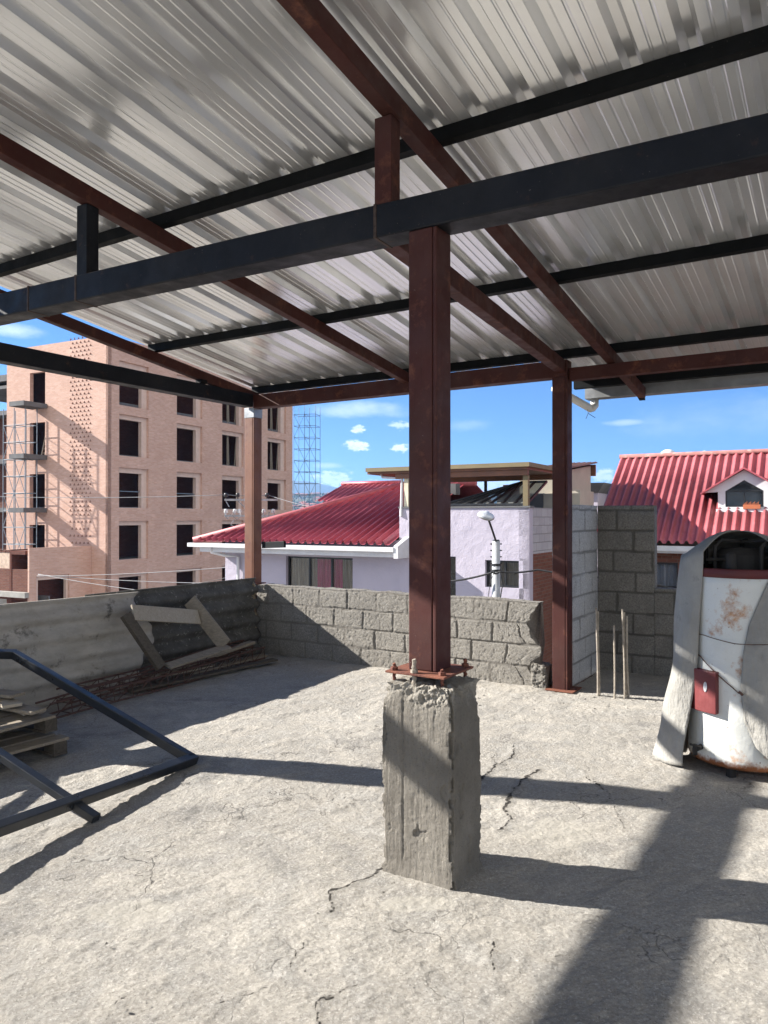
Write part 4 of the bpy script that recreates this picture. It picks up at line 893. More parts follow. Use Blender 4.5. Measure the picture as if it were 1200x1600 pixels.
# ------------------------------------------------------------------ houses
def tiled(F, name, mat, par, a0, a1, d0, d1, z0, slope, per, amp, lo=None, hi=None, step=3, ridge=False):
    """corrugated slope rising from (b=d0,z0) with its ribs along v; lo(a), hi(a) clip it"""
    b = MB(F); n = int((a1 - a0) / per * 16); rows = []; nr = step
    for r in range(nr):
        for e in (0, 1): rows.append(((r + e) / nr, r))
    for (f_, r) in rows:
        for i in range(n + 1):
            a = a0 + (a1 - a0) * i / n; L0 = d0; L1 = hi(a) if hi else d1; d = L0 + (L1 - L0) * f_
            w = math.sin(2 * math.pi * a / per); hgt = amp * (1.25 * w ** .8 if w > 0 else -.35 * (-w) ** .7)
            if ridge: hgt = amp * math.exp(-(((a / per) % 1 - .5) / .14) ** 2)
            b.v.append(F(a, d, z0 + slope * (d - d0) + hgt + .014 * (nr - r) - (.010 if 0 else 0)))
    m_ = n + 1
    for r in range(len(rows) - 1):
        for i in range(n): q = r * m_ + i; b.f.append((q, q + 1, q + m_ + 1, q + m_))
    return b.build(name, mat, par, smooth=True)
HL = Fr(-1.71, 20.0, 30)
lh = thing('lilac_house', HL(0, 0, GZ), 'lilac rendered house with hipped red roof and a taller flat-roofed part with a terrace canopy', 'house')
aL, aM, aR = HL.a_at(352), HL.a_at(624), HL.a_at(827); ze = HL.z_at(HL.a_at(460, -.5), -.5, 851)
w1 = (HL.a_at(447), HL.a_at(551), ze - 2.0, HL.z_at(HL.a_at(500), 0, 870.5)); 
b = MB(HL); wallh(b, HL, aL, aM - .001, GZ, ze + .15, [w1], 0, .25); b.build('wall', LILAC, lh)
zt2 = HL.z_at(aR, 0, 793); w2 = (HL.a_at(758), HL.a_at(817), HL.z_at(aR, 0, 920.5), HL.z_at(aR, 0, 877)); w3 = (HL.a_at(668), HL.a_at(712), -3.2, HL.z_at(aR, 0, 873))
b = MB(HL); wallh(b, HL, aM, aR, GZ, zt2, [w2, w3], 0, .25); b.build('wall', LILAC, lh)
b = MB(HL); b.fb(aM, aM + .2, .26, 6, GZ, zt2, HL); b.build('wall', LILAC, lh); b = MB(HL); b.fb(aM + .21, aR - .26, .26, 6, zt2 - .25, zt2 - .03, HL); b.build('roof_slab', CONC, lh)
b = MB(HL); b.fb(aM - .02, aR + .03, -.03, .27, zt2 + .001, zt2 + .04, HL); b.build('coping', CONCD, lh)
b = MB(HL); b.fb(aL, aM, 7.7, 7.9, GZ, ze, HL); b.fb(aL, aL + .2, .26, 7.69, GZ, ze, HL); b.build('rear_wall', LILAC, lh)
FSd = Fr(HL(aR, 0, 0).x, HL(aR, 0, 0).y, -60)
zbk = H - 59 * 17 / FPX
b = MB(FSd); wallh(b, FSd, .0, .12, GZ, zt2 - .01, [], .001, .25); b.build('wall', LILAC, lh)
b = MB(FSd); wallh(b, FSd, .125, 6, zbk, zt2, [], .01, .22); b.build('side_wall', WBLOCK, lh)
b = MB(FSd); wallh(b, FSd, .125, 6, GZ, zbk - .002, [], .01, .22); b.build('side_wall', RBRICK, lh)
def window(F, par, h, cur, split=2, name='window', extra=None):
    a0, a1, z0, z1 = h; b = MB(F); t = .05
    b.fb(a0 + .002, a1 - .002, .10, .16, z1 - t, z1 - .002, F); b.fb(a0 + .002, a1 - .002, .10, .16, z0 + .002, z0 + t, F)
    b.fb(a0 + .002, a0 + t, .10, .16, z0 + t + .001, z1 - t - .001, F); b.fb(a1 - t, a1 - .002, .10, .16, z0 + t + .001, z1 - t - .001, F)
    for k in range(1, split): a = a0 + (a1 - a0) * k / split; b.fb(a - .025, a + .025, .10, .16, z0 + t + .001, z1 - t - .001, F)
    f = b.build(name, IRON, par); b = MB(F); b.fb(a0 + t, a1 - t, .125, .131, z0 + t, z1 - t, F)
    m_ = b.build('pane', CLEAR, f)
    n = 60; 
    for (c0, c1, mt) in cur:
        b = MB(F); A0 = a0 + (a1 - a0) * c0; A1 = a0 + (a1 - a0) * c1
        for z_ in (z0, z1):
            for i in range(n + 1): a = A0 + (A1 - A0) * i / n; b.v.append(F(a, .20 + .03 * math.sin(a * 42) + .012 * math.sin(a * 17), z_))
        b.f = [(i, i + 1, n + 2 + i, n + 1 + i) for i in range(n)]; b.build('curtain', mt, f, smooth=True)
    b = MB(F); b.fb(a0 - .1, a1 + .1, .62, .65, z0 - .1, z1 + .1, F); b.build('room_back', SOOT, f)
    return f
mcl = M('clear_pane'); mcl.b.inputs['Transmission Weight'].default_value = .0; tr = mcl.n('ShaderNodeBsdfTransparent'); gl = mcl.n('ShaderNodeBsdfGlossy'); gl.inputs['Roughness'].default_value = .03; fz = mcl.n('ShaderNodeFresnel'); fz.inputs[0].default_value = 1.5
tr.inputs[0].default_value = (.88, .90, .90, 1); mxs = mcl.n('ShaderNodeMixShader'); mcl.l(fz.outputs[0], mxs.inputs[0]); mcl.l(tr.outputs[0], mxs.inputs[1]); mcl.l(gl.outputs[0], mxs.inputs[2]); mcl.l(mxs.outputs[0], mcl.out.inputs[0]); CLEAR = mcl.m
mk = M('tinted_skylight'); tr = mk.n('ShaderNodeBsdfTransparent'); tr.inputs[0].default_value = (.50, .54, .53, 1); gl = mk.n('ShaderNodeBsdfGlossy'); gl.inputs['Roughness'].default_value = .12; df = mk.n('ShaderNodeBsdfDiffuse'); df.inputs[0].default_value = (.30, .31, .30, 1)
m1 = mk.n('ShaderNodeMixShader'); m1.inputs[0].default_value = .22; mk.l(tr.outputs[0], m1.inputs[1]); mk.l(gl.outputs[0], m1.inputs[2]); m2 = mk.n('ShaderNodeMixShader'); m2.inputs[0].default_value = .5; mk.l(m1.outputs[0], m2.inputs[1]); mk.l(df.outputs[0], m2.inputs[2]); mk.l(m2.outputs[0], mk.out.inputs[0]); SKYG = mk.m
window(HL, lh, w1, [(0, .41, CURT), (.41, .80, CURM), (.80, 1, CURT)], 3)
window(HL, lh, w2, [(.35, 1, CURT)], 2); window(HL, lh, w3, [], 1, 'door')
# hipped roof
e0, e1 = HL.a_at(302, -.5), HL.a_at(618, -.5); SLP = .374; DM = HL.a_at(622, 0)
rise = lambda a: -.5 + min(a - e0, 4.55)
tiled(HL, 'roof', RTILE, lh, e0 + .02, aM - .002, -.5, 0, ze, SLP, .235, .10, ridge=True, hi=lambda a: -.5 + max(.01, min(a - e0, 4.55)))
hp = HL(e0 + 4.55, 4.05, ze + SLP * 4.55)
b = MB(HL); b.tube([HL(e0, -.5, ze + .04), hp + ZV * .05], .11, 10); b.tube([hp + ZV * .05, HL(aM + .35, 4.05, ze + SLP * 4.55 + .05)], .11, 10); b.build('ridge_tiles', RTILE2, lh, smooth=True)
b = MB(HL); b.add([HL(e0, -.5, ze), hp, HL(e0, 8.6, ze)], [(0, 1, 2)]); b.add([hp, HL(aM + .35, 4.05, ze + SLP * 4.55), HL(aM + .35, 8.6, ze), HL(e0, 8.6, ze)], [(0, 1, 2, 3)]); b.build('roof', RTILE, lh, solid=.02)
b = MB(HL); b.fb(e0 - .12, e1, -.62, -.505, ze - .12, ze - .01, HL); b.fb(e0 + .25, e1 + .1, -.50, -.46, ze - .26, ze - .03, HL); b.build('gutter', WHITE, lh)
b = MB(HL); b.fb(e0 + .26, aM - .01, -.455, -.002, ze - .06, ze - .04, HL); b.build('soffit', WHITE, lh)
b = MB(HL); p = [HL(e1, -.6, ze - .28), HL(e1 + .12, -.6, ze - .28), HL(e1 + .12, -.002, ze - .28), HL(e1, -.002, ze - .28)]; b.box8(p + [p[0] + ZV * .3, p[1] + ZV * .3, p[2] + ZV * .52, p[3] + ZV * .52]); b.build('barge_board', WHITE, lh)
b = MB(HL); gx = HL.a_at(330, -.5); b.tube([HL(gx, -.55, ze - .12), HL(gx + .02, -.5, ze - .27), HL(gx + .35, -.3, ze - .36), HL(aL + .55, -.08, ze - .40), HL(aL + .6, -.08, -6)], .045, 8); b.build('downpipe', WHITE, lh)
# terrace canopy, skylight and rear rooms on the taller part
zc = HL.z_at(aR, -.1, 724); cL = HL.a_at(571, -.15)
b = MB(HL); b.fb(cL, aR + .05, -.15, -.08, zc - .07, zc + .03, HL); b.fb(aR - .02, aR + .05, -.075, 2.6, zc - .07, zc + .03, HL); b.build('canopy_fascia', YELL, lh)
b = MB(HL); b.fb(cL + .01, aR - .025, -.075, 2.7, zc - .13, zc - .06, HL); b.fb(cL + .8, aR - .03, -.02, .05, zc - .26, zc - .135, HL); b.fb(cL + .8, aR - .03, 2.3, 2.4, zc - .26, zc - .135, HL); b.build('canopy_ceiling', OCHW, lh)
b = MB(HL); b.fb(aM + .12, aM + .24, .02, .14, zt2 + .04, zc - .262, HL); b.build('canopy_post', simple('cream_paint', (.62, .56, .42), .7), lh)
b = MB(HL); b.fb(aR - .16, aR - .04, .02, .14, zt2 + .04, zc - .262, HL); b.build('canopy_post', YELL, lh)
b = MB(HL); ar = HL.a_at(758, 2.3); b.fb(ar - .03, ar + .03, 2.3, 2.38, zt2, zc - .262, HL); b.build('canopy_post', SOOT, lh)
b = MB(HL); b.tube([HL(aM - .6, .1, zc - .1), HL(aM - .55, .1, zc - .2), HL(aM + .05, .05, zc - .26), HL(aM + .06, -.02, zt2 - .2)], .035, 8); b.build('downpipe', WHITE, lh)
zr2 = HL.z_at(aR, 5.6, 722)
b = MB(HL)
for r_, bb in enumerate((2.62, 5.75)):
    for i in range(161): a = cL + 3.4 + (aR + .12 - cL - 3.4) * i / 160; b.v.append(HL(a, bb, zc + .05 + (zr2 - zc - .05) * r_ + .02 * math.sin(a * 40)))
b.f = [(i, i + 1, 162 + i, 161 + i) for i in range(160)]; b.build('tin_roof', simple('rusty_tin', (.22, .11, .08), .7, .1, .4, 4), lh, solid=.01)
b = MB(HL); ra = HL.a_at(812, 3.2); zz_ = lambda bb: zc + .02 + (zr2 - zc - .05) * (bb - 2.62) / 3.13
b.box8([HL(ra, 3.2, zt2 - .02), HL(aR - .03, 3.2, zt2 - .02), HL(aR - .03, 5.5, zt2 - .02), HL(ra, 5.5, zt2 - .02), HL(ra, 3.2, zz_(3.2) - .06), HL(aR - .03, 3.2, zz_(3.2) - .06), HL(aR - .03, 5.5, zz_(5.5) - .06), HL(ra, 5.5, zz_(5.5) - .06)]); b.build('rear_room', BEIGE, lh)
b = MB(HL); b.box8([HL(ra - 2.2, 5.52, zc - .02), HL(aR + .1, 5.52, zc - .02), HL(aR + .1, 5.6, zc - .02), HL(ra - 2.2, 5.6, zc - .02), HL(ra - 2.2, 5.52, zr2 - .08), HL(aR + .1, 5.52, zr2 - .08), HL(aR + .1, 5.6, zr2 - .08), HL(ra - 2.2, 5.6, zr2 - .08)]); b.build('fascia_board', OCHW, lh)
b = MB(HL); g0, g1 = HL.a_at(690, .1), HL.a_at(880, .1)
def sk(a, f): return HL(a, .1 + 1.5 * f, zt2 + .05 + .58 * f)
b.add([sk(g0, 0), sk(aR - .1, 0), sk(aR - .1, 1), sk(g0 + 1.5, 1)], [(0, 1, 2, 3)]); b.build('skylight_glass', SKYG, lh)
b = MB(HL); n = 7
for i in range(n + 1):
    a = g0 + (aR - .1 - g0) * i / n; b.bar(sk(a, 0) + ZV * .03, sk(max(a, g0 + 1.5) if i else g0 + 1.5, 1) + ZV * .03, .04, .05)
b.bar(sk(g0, 0) + ZV * .03, sk(aR - .1, 0) + ZV * .03, .05, .05); b.bar(sk(g0 + 1.5, 1) + ZV * .03, sk(aR - .1, 1) + ZV * .03, .05, .06); b.build('skylight_frame', IRON, lh)
b = MB(HL); b.fb(g0 + .3, g0 + 1.6, 3.0, 4.5, zt2, zt2 + .42, HL); b.fb(HL.a_at(703, 3.2), HL.a_at(712, 3.2), 3.2, 3.5, zt2 + .43, zt2 + .75, HL); b.build('roof_box', CONCD, lh)
b = MB(HL); b.box8([HL(g0 + 1.62, 3, zt2), HL(g0 + 2.6, 3, zt2), HL(g0 + 2.6, 4.4, zt2), HL(g0 + 1.62, 4.4, zt2), HL(g0 + 1.62, 3, zt2 + .40), HL(g0 + 2.6, 3, zt2 + .48), HL(g0 + 2.6, 4.4, zt2 + .48), HL(g0 + 1.62, 4.4, zt2 + .40)]); b.build('stair_cover', BEIGE, lh)

# house behind, only its ridge shows
HB = Fr(P(536, 757, 29).x, 29, 30); hb = thing('red_roofed_house', HB(0, 0, GZ), 'red tiled roof ridge rising just behind the hipped lilac house', 'house')
zr_ = HB.z_at(0, 0, 757.5); tiled(HB, 'roof', RTILE, hb, 0, 2.6, -1.9, 0, zr_ - 1.9 * .38, .38, .24, .06, ridge=True)
b = MB(HB); b.add([HB(0, 0, zr_), HB(2.6, 0, zr_), HB(2.6, 1.9, zr_ - .72), HB(0, 1.9, zr_ - .72)], [(0, 1, 2, 3)]); b.build('roof', RTILE, hb, solid=.02)
b = MB(HB); b.tube([HB(-.05, 0, zr_ + .04), HB(2.6, 0, zr_ + .04)], .08, 10); b.build('ridge_tiles', RTILE, hb, smooth=True)
b = MB(HB); b.fb(.1, 2.5, -1.6, 1.6, GZ, zr_ - .72, HB); b.add([HB(.1, -1.6, zr_ - .72), HB(.1, 1.6, zr_ - .72), HB(.1, 0, zr_ - .12)], [(0, 1, 2)]); b.build('wall', LILAC, hb)

# red house at the right
HR = Fr(6.67, 19.5, 30); rh = thing('red_tiled_house', HR(0, 0, GZ), 'house with a steep pink-red corrugated roof and a white gabled dormer, half in shadow', 'house')
zE = HR.z_at(HR.a_at(1100), 0, 852); zRd = HR.z_at(HR.a_at(1000, 3.6), 3.6, 716); SR = (zRd - zE) / 3.6; rl = HR.a_at(970, 3.6)
tiled(HR, 'roof', RTILE2, rh, rl, 9, 0, 3.6, zE, SR, .215, .052)
b = MB(HR); b.add([HR(rl, 3.6, zRd), HR(9, 3.6, zRd), HR(9, 7.2, zE), HR(rl, 7.2, zE)], [(0, 1, 2, 3)]); b.build('roof', RTILE, rh, solid=.02)
b = MB(HR); b.tube([HR(rl - .03, 3.6, zRd + .07), HR(9, 3.6, zRd + .07)], .07, 10); b.build('ridge_tiles', simple('weathered_ridge', (.30, .13, .12), .9, 0, .4, 5, dirt=(.45, .38, .33), dscale=4), rh, smooth=True)
b = MB(HR); b.fb(rl, 9, -.10, .0, zE - .16, zE - .03, HR); b.fb(rl, 9, .002, .05, zE - .22, zE - .03, HR); b.build('gutter', WHITE, rh)
wr = (HR.a_at(1012, .4), HR.a_at(1059, .4), HR.z_at(HR.a_at(1040, .4), .4, 919), HR.z_at(HR.a_at(1040, .4), .4, 879)); HRw = Fr(HR(0, .4, 0).x, HR(0, .4, 0).y, 30)
b = MB(HRw); wallh(b, HRw, rl + .2, 8.8, GZ, zE - .03, [wr], 0, .25); b.build('wall', RBRICK, rh)
b = MB(HR); b.fb(rl + .2, 8.8, 6.6, 6.8, GZ, zE, HR); b.fb(rl + .2, rl + .4, .66, 6.59, GZ, zE, HR); b.add([HR(rl + .2, .4, zE), HR(rl + .2, 6.8, zE), HR(rl + .2, 3.6, zRd - .1)], [(0, 2, 1)]); b.build('wall', CONC, rh)
window(HRw, rh, wr, [(0, 1, CURW)], 1)
# dormer
bd = 1.25; DR = Fr(HR(0, bd, 0).x, HR(0, bd, 0).y, 30); ac = DR.a_at(1163); al = DR.a_at(1098); hw0 = ac - al
zA = DR.z_at(ac, 0, 733); zV = DR.z_at(al, 0, 770); wl_, wr_ = DR.a_at(1122), ac + (ac - DR.a_at(1122)); zs = DR.z_at(ac, 0, 797)
zw0, zw1, zwa = DR.z_at(ac, 0, 792), DR.z_at(ac, 0, 767), DR.z_at(ac, 0, 750); wa = ac - DR.a_at(1133.5)
dm = thing('dormer_tmp', (0, 0, 0), '', ''); bpy.data.objects.remove(dm)
b = MB(DR)
def ppoly(F, pts, b0, b1, mb):
    n = len(pts); mb.add([F(a, b0, z) for a, z in pts] + [F(a, b1, z) for a, z in pts], [tuple(range(n)), tuple(reversed(range(n, 2 * n)))] + [(i, n + i, n + (i + 1) % n, (i + 1) % n) for i in range(n)])
ppoly(DR, [(wl_, zs), (ac - wa, zs), (ac - wa, zV + .02), (wl_, zV + .02)], 0, .12, b); ppoly(DR, [(ac + wa, zs), (wr_, zs), (wr_, zV + .02), (ac + wa, zV + .02)], 0, .12, b)
ppoly(DR, [(ac - wa, zs), (ac + wa, zs), (ac + wa, zw0), (ac - wa, zw0)], 0, .12, b)
ppoly(DR, [(al + .03, zV), (ac - wa, zV + .02), (ac - wa, zw1), (ac, zwa), (ac, zA - .02)], 0, .121, b); ppoly(DR, [(ac + hw0 - .03, zV), (ac, zA - .02), (ac, zwa), (ac + wa, zw1), (ac + wa, zV + .02)], 0, .121, b)
b.fb(wl_ - .04, wr_ + .04, -.10, -.002, zs - .05, zs + .03, DR); b.fb(wl_, wl_ + .1, .125, 2.2, zs - .3, zV + .02, DR); b.fb(wr_ - .1, wr_, .125, 2.2, zs - .3, zV + .02, DR)
dor = b.build('dormer', WHITE, rh)
b = MB(DR); 
for sg in (-1, 1):
    A_ = [(ac, zA + .05), (ac + sg * (hw0 + .04), zV - .01), (ac + sg * (hw0 + .04), zV - .05), (ac, zA)]
    n0 = len(b.v); b.add([DR(a, bb, z) for bb in (-.16, 2.2) for a, z in A_], [(0, 1, 2, 3), (7, 6, 5, 4), (0, 4, 5, 1), (1, 5, 6, 2), (2, 6, 7, 3)])
b.build('dormer_roof', RTILE, dor)
b = MB(DR); ppoly(DR, [(ac - wa, zw0), (ac + wa, zw0), (ac + wa, zw1), (ac, zwa), (ac - wa, zw1)], .05, .06, b); b.build('dormer_glass', GLASS, dor)
b = MB(DR); b.bar(DR(ac, .035, zw0), DR(ac, .035, zw1), .03, .03, DR.v); b.bar(DR(ac - wa, .03, zw1), DR(ac + wa, .03, zw1), .035, .035); b.bar(DR(ac - wa, .03, zw0 + .015), DR(ac + wa, .03, zw0 + .015), .03, .04)
for sg in (-1, 1): b.bar(DR(ac + sg * (wa - .015), .028, zw0), DR(ac + sg * (wa - .015), .028, zw1), .03, .03, DR.v); b.bar(DR(ac + sg * wa, .026, zw1), DR(ac, .026, zwa), .035, .03, DR.v)
b.build('dormer_frame', IRON, dor)
b = MB(DR); b.fb(ac - .02, ac + .38, -.13, -.02, zs + .031, zs + .14, DR)
for k in range(12): b.tube([DR(ac + .03 * k, -.07, zs + .13), DR(ac + .03 * k + .01, -.08, zs + .18 + .02 * (k % 3))], .006, 5)
tag(b.build('planter', simple('terracotta', (.45, .14, .06), .8)), 'small terracotta planter on the sill of the dormer window', 'planter')
b = MB(HR); da = HR.a_at(1045, 4.0)
b.lathe(HR(da, 3.9, zRd - .02), [(.26, 0), (.26, .06), (.20, .20), (.10, .27), (.001, .28)], 20); b.lathe(HR(HR.a_at(1101, 3.9), 3.9, zRd - .1), [(.2, 0), (.2, .1), (.14, .24), (.001, .28)], 20); b.build('roof_vent', WHITE, rh, smooth=True)

# small rendered building between the two houses
HM = Fr(P(880, 800, 25.0).x, 25.0, 30); mh = thing('small_white_building', HM(0, 0, GZ), 'small pale building with a dark flat roof between the beige room and the red roof', 'building')
mr = HM.a_at(934); zM = HM.z_at(mr, 0, 770); b = MB(HM); wallh(b, HM, -2, mr, GZ, zM, [(HM.a_at(911), HM.a_at(916), zM - .55, zM - .12)], 0, .2); b.fb(-2, mr, 3, 3.2, GZ, zM, HM); b.fb(mr - .2, mr, .21, 2.99, GZ, zM, HM); b.build('wall', LILAC, mh)
b = MB(HM); z2 = HM.z_at(mr, -.2, 757); b.box8([HM(-2, -.05, zM + .001), HM(mr + .02, -.05, zM + .001), HM(mr + .02, 3, zM + .001), HM(-2, 3, zM + .001), HM(-2, -.35, z2 + .05), HM(mr + .3, -.35, z2 + .05), HM(mr + .3, 3, z2 + .05), HM(-2, 3, z2 + .05)]); b.build('flat_roof', CONCD, mh)
b = MB(HM); b.fb(mr + .3, mr + 1.6, 1.2, 1.5, GZ, HM.z_at(mr, 1.2, 763), HM); b.build('rear_wall', CONCD, mh)

# ------------------------------------------------------------------ street lamp, utility pole and wires
Dl = 13.; lp = thing('street_lamp', Vector((P(775, 0, Dl).x, Dl, GZ)), 'street lamp with round grey head on a bent arm above a white concrete pole', 'street lamp')
x = P(775, 0, Dl).x; b = MB(); b.tube([(x, Dl, GZ), (x, Dl, P(0, 845, Dl).z)], [.11, .068], 14); pl_ = b.build('pole', POLE, lp, smooth=True)
b = MB(); 
for k in range(7):
    z_ = P(0, 850 + 5 * k, Dl).z
    if k % 2 == 0: b.tube([(x - .10, Dl, z_), (x + .10, Dl, z_)], .012, 6)
for yy in (884, 893): b.lathe((x, Dl, P(0, yy, Dl).z), [(.085, 0), (.085, .04)], 14)
b.lathe((x, Dl, P(0, 845, Dl).z), [(.07, 0), (.05, .02), (.001, .02)], 12); b.build('bolts', IRON, pl_)
b = MB(); b.tube([P(776, 856, Dl - .05), P(775, 846, Dl - .05), P(768, 825, Dl - .2), P(763, 811, Dl - .35)], .018, 8); b.build('arm', SOOT, lp, smooth=True)
hc = P(759.5, 805.5, Dl - .42); b = MB(); b.lathe((0, 0, 0), [(.001, .075), (.03, .075), (.05, .055), (.11, .045), (.145, .01), (.15, -.02), (.14, -.035)], 28); M3 = Matrix.Rotation(R(14), 3, 'Y'); M4 = Matrix.Rotation(R(12), 3, 'X')
hv = [hc + M3 @ (M4 @ p) for p in b.v]; b.v = hv; hd = b.build('lamp_head', LAMPM, lp, smooth=True)
b = MB(); b.lathe((0, 0, 0), [(.135, -.03), (.12, -.055), (.07, -.07), (.001, -.072)], 24); b.v = [hc + M3 @ (M4 @ p) for p in b.v]; b.build('lamp_cover', simple('lamp_lens', (.25, .24, .23), .3), hd, smooth=True)
def cable(name, pts, r, mat, label, n=24, sag=.0):
    b = MB(); out = []
    for (p, q) in zip(pts[:-1], pts[1:]):
        for i in range(n + 1):
            if i == 0 and out: continue
            f_ = i / n; out.append(Vector(p).lerp(Vector(q), f_) - ZV * sag * 4 * f_ * (1 - f_))
    b.tube(out, r, 6); return tag(b.build(name, mat, smooth=True), label, 'cable')
pl0 = P(770, 894, Dl - .12); pr0 = P(780, 893, Dl - .12)
cable('power_cable', [P(600, 938, 13.5), P(705, 908, 13.2), pl0], .018, WIRE, 'thick black cable running down left from the white lamp pole', sag=.02)
cable('power_cable', [pl0, pr0, P(840, 890, 12.7), P(990, 905, 12.), P(1210, 950, 11.5)], .018, WIRE, 'thick black cable running right from the white lamp pole behind the brown post', sag=.03)
cable('drop_wire', [P(772, 893, 12.85), P(766, 910, 12.8), P(762, 935, 12.8)], .006, WIRE, 'thin slack wire hanging down left of the lamp pole', sag=.01)
cable('drop_wire', [P(781, 893, 12.85), P(785, 915, 12.8), P(781, 940, 12.8)], .010, WIRE, 'thin cable looping down the right side of the lamp pole', sag=-.02)
b = MB(); 
for (px, py) in ((748, 901), (757, 897), (792, 889), (843, 891), (850, 893)): b.tube([P(px - 3, py + .5, 12.95), P(px + 3, py - .5, 12.95)], .04, 8)
Dq = 26.; up_ = thing('utility_pole', Vector((P(394, 0, Dq).x, Dq, GZ)), 'utility pole with steel crossarms and insulators, hidden behind the orange corner post', 'utility pole')
x = P(394, 0, Dq).x; b = MB(); b.tube([(x, Dq, GZ), (x, Dq, P(0, 762, Dq).z)], [.15, .09], 12); b.build('pole', POLE, up_, smooth=True)
for yy, px0, px1 in ((781, 351, 434), (806, 352, 430)):
    b = MB(); b.bar(P(px0, yy, Dq - .14), P(px1, yy, Dq - .14), .07, .07); ca_ = b.build('crossarm', GUT, up_)
    for px in (353, 371.5, 417) if yy < 800 else (353, 367, 374, 412, 427):
        b = MB(); c_ = P(px, yy, Dq - .14) + ZV * .035; mt = IRON if yy < 800 else PORC
        b.lathe(c_, [(.02, 0), (.02, .06), (.075, .07), (.06, .10), (.08, .12), (.055, .16), (.06, .19), (.001, .21)], 12); b.build('insulator', mt, ca_, smooth=True)
    if yy < 800:
        b = MB(); b.bar(P(372, 783, Dq - .1), P(390, 800, Dq - .1), .03, .03); b.bar(P(353, 783, Dq - .1), P(358, 792, Dq - .1), .03, .03); b.build('brace', GUT, ca_)
b = MB(); 
for (pp) in (((353, 797), (351, 806), (356, 811), (360, 804)), ((366, 797), (363, 806), (370, 812), (377, 806), (375, 797)), ((366, 812), (361, 820), (368, 824), (380, 820)), ((412, 797), (410, 808), (417, 812), (421, 800)), ((427, 798), (431, 808), (424, 812))): b.tube([P(a_, c_, Dq - .3) for a_, c_ in pp], .016, 6)
b.build('jumper_wires', WIREL, up_, smooth=True)
cable('power_line', [P(353, 773, Dq), P(-60, 774, 30)], .012, WIREL, 'upper of the thin grey power lines crossing the brick tower', sag=.10)
cable('power_line', [P(417, 773, Dq), P(520, 800, 24)], .012, WIREL, 'thin line running right from the crossarm towards the red hipped roof', sag=.04)
cable('power_line', [P(417, 774, Dq), P(353, 773, Dq)], .010, WIREL, 'short line between the insulators on the upper crossarm', sag=.03)
for i, (p, q, lb) in enumerate((((60, 898), (394, 912), 'lowest thin wire in front of the annexe opening'), ((58, 900), (385, 884), 'thin pale wire rising right across the lower tower windows'), ((60, 897), (330, 935), 'thin wire dropping right from the annexe behind the parapet'), ((300, 912), (400, 888), 'short dark wire rising to the orange corner post'))):
    cable('phone_wire', [P(*p, 30), P(*q, 25)], .012, WIREL if i < 3 else WIRE, lb, sag=.08)

# ------------------------------------------------------------------ far town, hills, ground
b = MB(Fr(0, 0, 0)); b.add([(-9000, -3000, GZ), (9000, -3000, GZ), (9000, 9000, GZ), (-9000, 9000, GZ)], [(0, 1, 2, 3)]); tag(b.build('ground', GROUND), kind='structure')
def hill_h(x, y):
    px = 600 + FPX * x / y; f = sstep(900., 2300., y); side = 1 - .55 * sstep(-60., 500., x); return GZ - 1 + (72 * side + 10 * (fbm(x / 260, y / 260, 4, 3) - .5)) * f
n = 90; Xh, Yh = np.meshgrid(np.linspace(-2600, 2600, n), np.linspace(850, 2600, n)); Zh = hill_h(Xh, Yh)
b = MB(Fr(0, 0, 0)); b.v = [Vector(t) for t in zip(Xh.ravel(), Yh.ravel(), Zh.ravel())]; b.f = [(j * n + i, j * n + i + 1, (j + 1) * n + i + 1, (j + 1) * n + i) for j in range(n - 1) for i in range(n - 1)]
tag(b.build('hillside', HILL, smooth=True), kind='structure')
n = 110; Xm, Ym = np.meshgrid(np.linspace(-5200, 2600, n), np.linspace(4300, 7600, n))
cx = (600 + FPX * Xm / 6000); prof_ = 330 * np.exp(-((Xm + 900) / 900.) ** 2) + 250 * np.exp(-((Xm + 2600) / 900.) ** 2) + 60 * np.exp(-((Xm - 600) / 900.) ** 2)
Zm = GZ - 5 + prof_ * np.exp(-((Ym - 6000) / 900) ** 2) * (.82 + .36 * fbm(Xm / 420, Ym / 420, 5, 8))
b = MB(Fr(0, 0, 0)); b.v = [Vector(t) for t in zip(Xm.ravel(), Ym.ravel(), Zm.ravel())]; b.f = [(j * n + i, j * n + i + 1, (j + 1) * n + i + 1, (j + 1) * n + i) for j in range(n - 1) for i in range(n - 1)]
tag(b.build('mountain', MOUNT, smooth=True), kind='structure')
FW = [simple('far_wall_' + nm, c, .9) for nm, c in (('white', (.62, .60, .56)), ('cream', (.55, .46, .34)), ('clay', (.42, .22, .15)), ('grey', (.34, .33, .32)))]
FRf = [simple('far_roof_red', (.30, .11, .08), .9), simple('far_roof_grey', (.25, .24, .23), .9)]
random.seed(31); protos = []
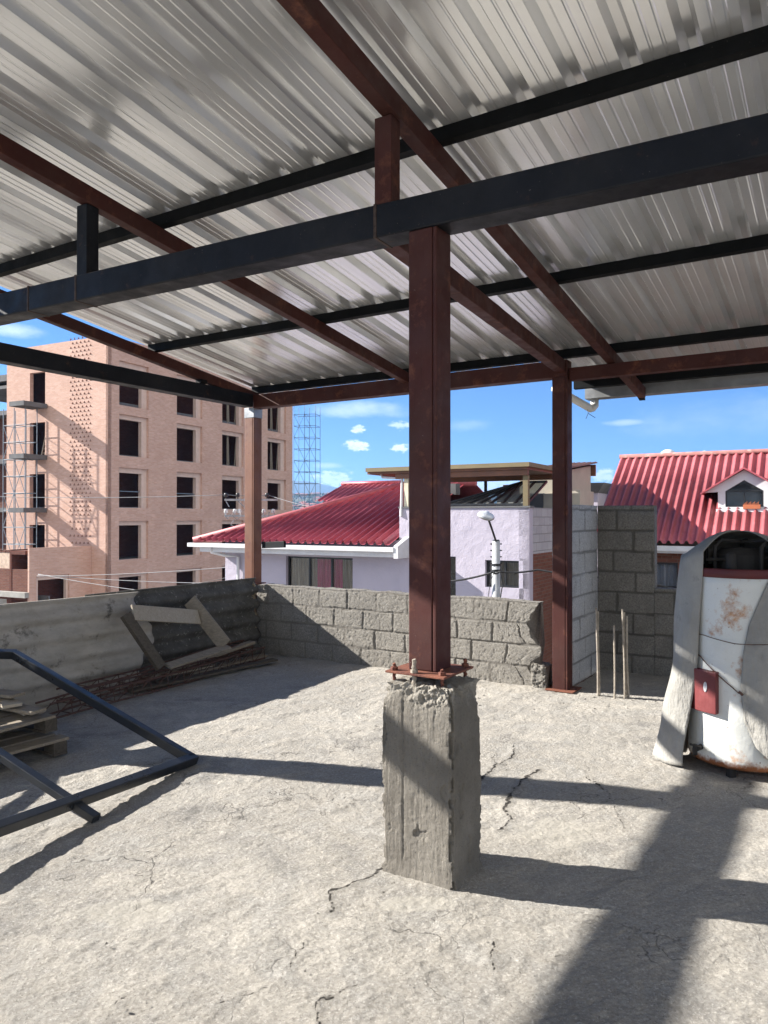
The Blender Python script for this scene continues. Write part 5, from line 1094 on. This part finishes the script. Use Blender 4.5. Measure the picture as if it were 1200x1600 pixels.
for k in range(8):
    w_, d_, h_ = random.uniform(9, 15), random.uniform(8, 12), random.choice((5.5, 6, 8.5)); F0 = Fr(0, 0, random.uniform(10, 50))
    rt = thing('hillside_house', (0, 0, 0), 'small pale house among the crowded far town on the hillside, left of centre', 'house', 'houses of the far town')
    b = MB(F0); 
    hol = [(a_ - 1, a_ + 1, z_, z_ + 1.6) for a_ in (-w_ / 4, w_ / 4) for z_ in ((1, 4) if h_ < 8 else (1, 4, 6.5)) if z_ + 1.6 < h_]
    wallh(b, F0, -w_ / 2, w_ / 2, -8, h_, hol, -d_ / 2, .4); b.fb(-w_ / 2, w_ / 2, -d_ / 2 + .45, d_ / 2, -8, h_, F0); b.build('wall', FW[k % 4], rt)
    b = MB(F0)
    if k % 2: b.add([F0(-w_ / 2 - .5, -d_ / 2 - .5, h_), F0(w_ / 2 + .5, -d_ / 2 - .5, h_), F0(w_ / 2 + .5, d_ / 2 + .5, h_), F0(-w_ / 2 - .5, d_ / 2 + .5, h_), F0(-w_ / 2 - .5, 0, h_ + 2.4), F0(w_ / 2 + .5, 0, h_ + 2.4)], [(0, 1, 5, 4), (2, 3, 4, 5), (0, 4, 3), (1, 2, 5), (0, 3, 2, 1)])
    else: b.fb(-w_ / 2 - .2, w_ / 2 + .2, -d_ / 2 - .2, d_ / 2 + .2, h_ + .01, h_ + .5, F0)
    b.build('roof', FRf[0 if k % 2 else 1], rt); protos.append(rt)
placed = 0; tries = 0; used_p = [False] * 8
while placed < 130 and tries < 4000:
    tries += 1; y = random.uniform(1150, 2350) if random.random() < .75 else random.uniform(1000, 1500); px = random.uniform(452, 548) if placed < 105 else random.uniform(548, 640); x = (px - 600) / FPX * y
    z_ = float(hill_h(np.array([x]), np.array([y]))[0]); k = placed % 8; rt = protos[k]
    if used_p[k]: rt = copy_tree(rt)
    used_p[k] = True; rt.location = (x, y, z_); placed += 1
b = MB(Fr(0, 0, 0)); random.seed(5)
for i in range(420):
    y = random.uniform(1000, 2500); x = (random.uniform(440, 660) - 600) / FPX * y; z_ = float(hill_h(np.array([x]), np.array([y]))[0]); r0 = random.uniform(3, 7)
    for j in range(7):
        c_ = Vector((x + random.gauss(0, r0 * .5), y + random.gauss(0, r0 * .5), z_ + random.uniform(1, r0 * 1.3))); r = random.uniform(.3, .6) * r0; n0 = len(b.v)
        b.v += [c_ + Vector(v_) * r * random.uniform(.6, 1.2) for v_ in ((1, 0, 0), (-1, 0, 0), (0, 1, 0), (0, -1, 0), (0, 0, 1), (0, 0, -1))]
        b.f += [(n0 + p_, n0 + q_, n0 + s_) for p_, q_, s_ in ((0, 2, 4), (2, 1, 4), (1, 3, 4), (3, 0, 4), (2, 0, 5), (1, 2, 5), (3, 1, 5), (0, 3, 5))]
tag(b.build('far_wood', LEAF), 'dark far-off trees scattered between the hillside houses', 'trees', kind='stuff')
# air
b = MB(Fr(0, 0, 0)); b.fb(-8800, 8800, -2900, 8800, GZ - 12, 460, Fr(0, 0, 0)); hz = b.build('haze', None)
hm = bpy.data.materials.new('air'); hm.use_nodes = True; hm.node_tree.nodes.clear(); vo = hm.node_tree.nodes.new('ShaderNodeVolumePrincipled'); vo.inputs['Density'].default_value = 1.7e-4; vo.inputs['Color'].default_value = (.32, .58, 1, 1); vo.inputs['Anisotropy'].default_value = .2
ho = hm.node_tree.nodes.new('ShaderNodeOutputMaterial'); hm.node_tree.links.new(vo.outputs[0], ho.inputs['Volume']); hz.data.materials.clear(); hz.data.materials.append(hm); tag(hz, 'thin bluish air between the terrace and the far mountain', 'haze', kind='stuff')
for o in list(sc.objects):
    if '_o' in o: del o['_o']
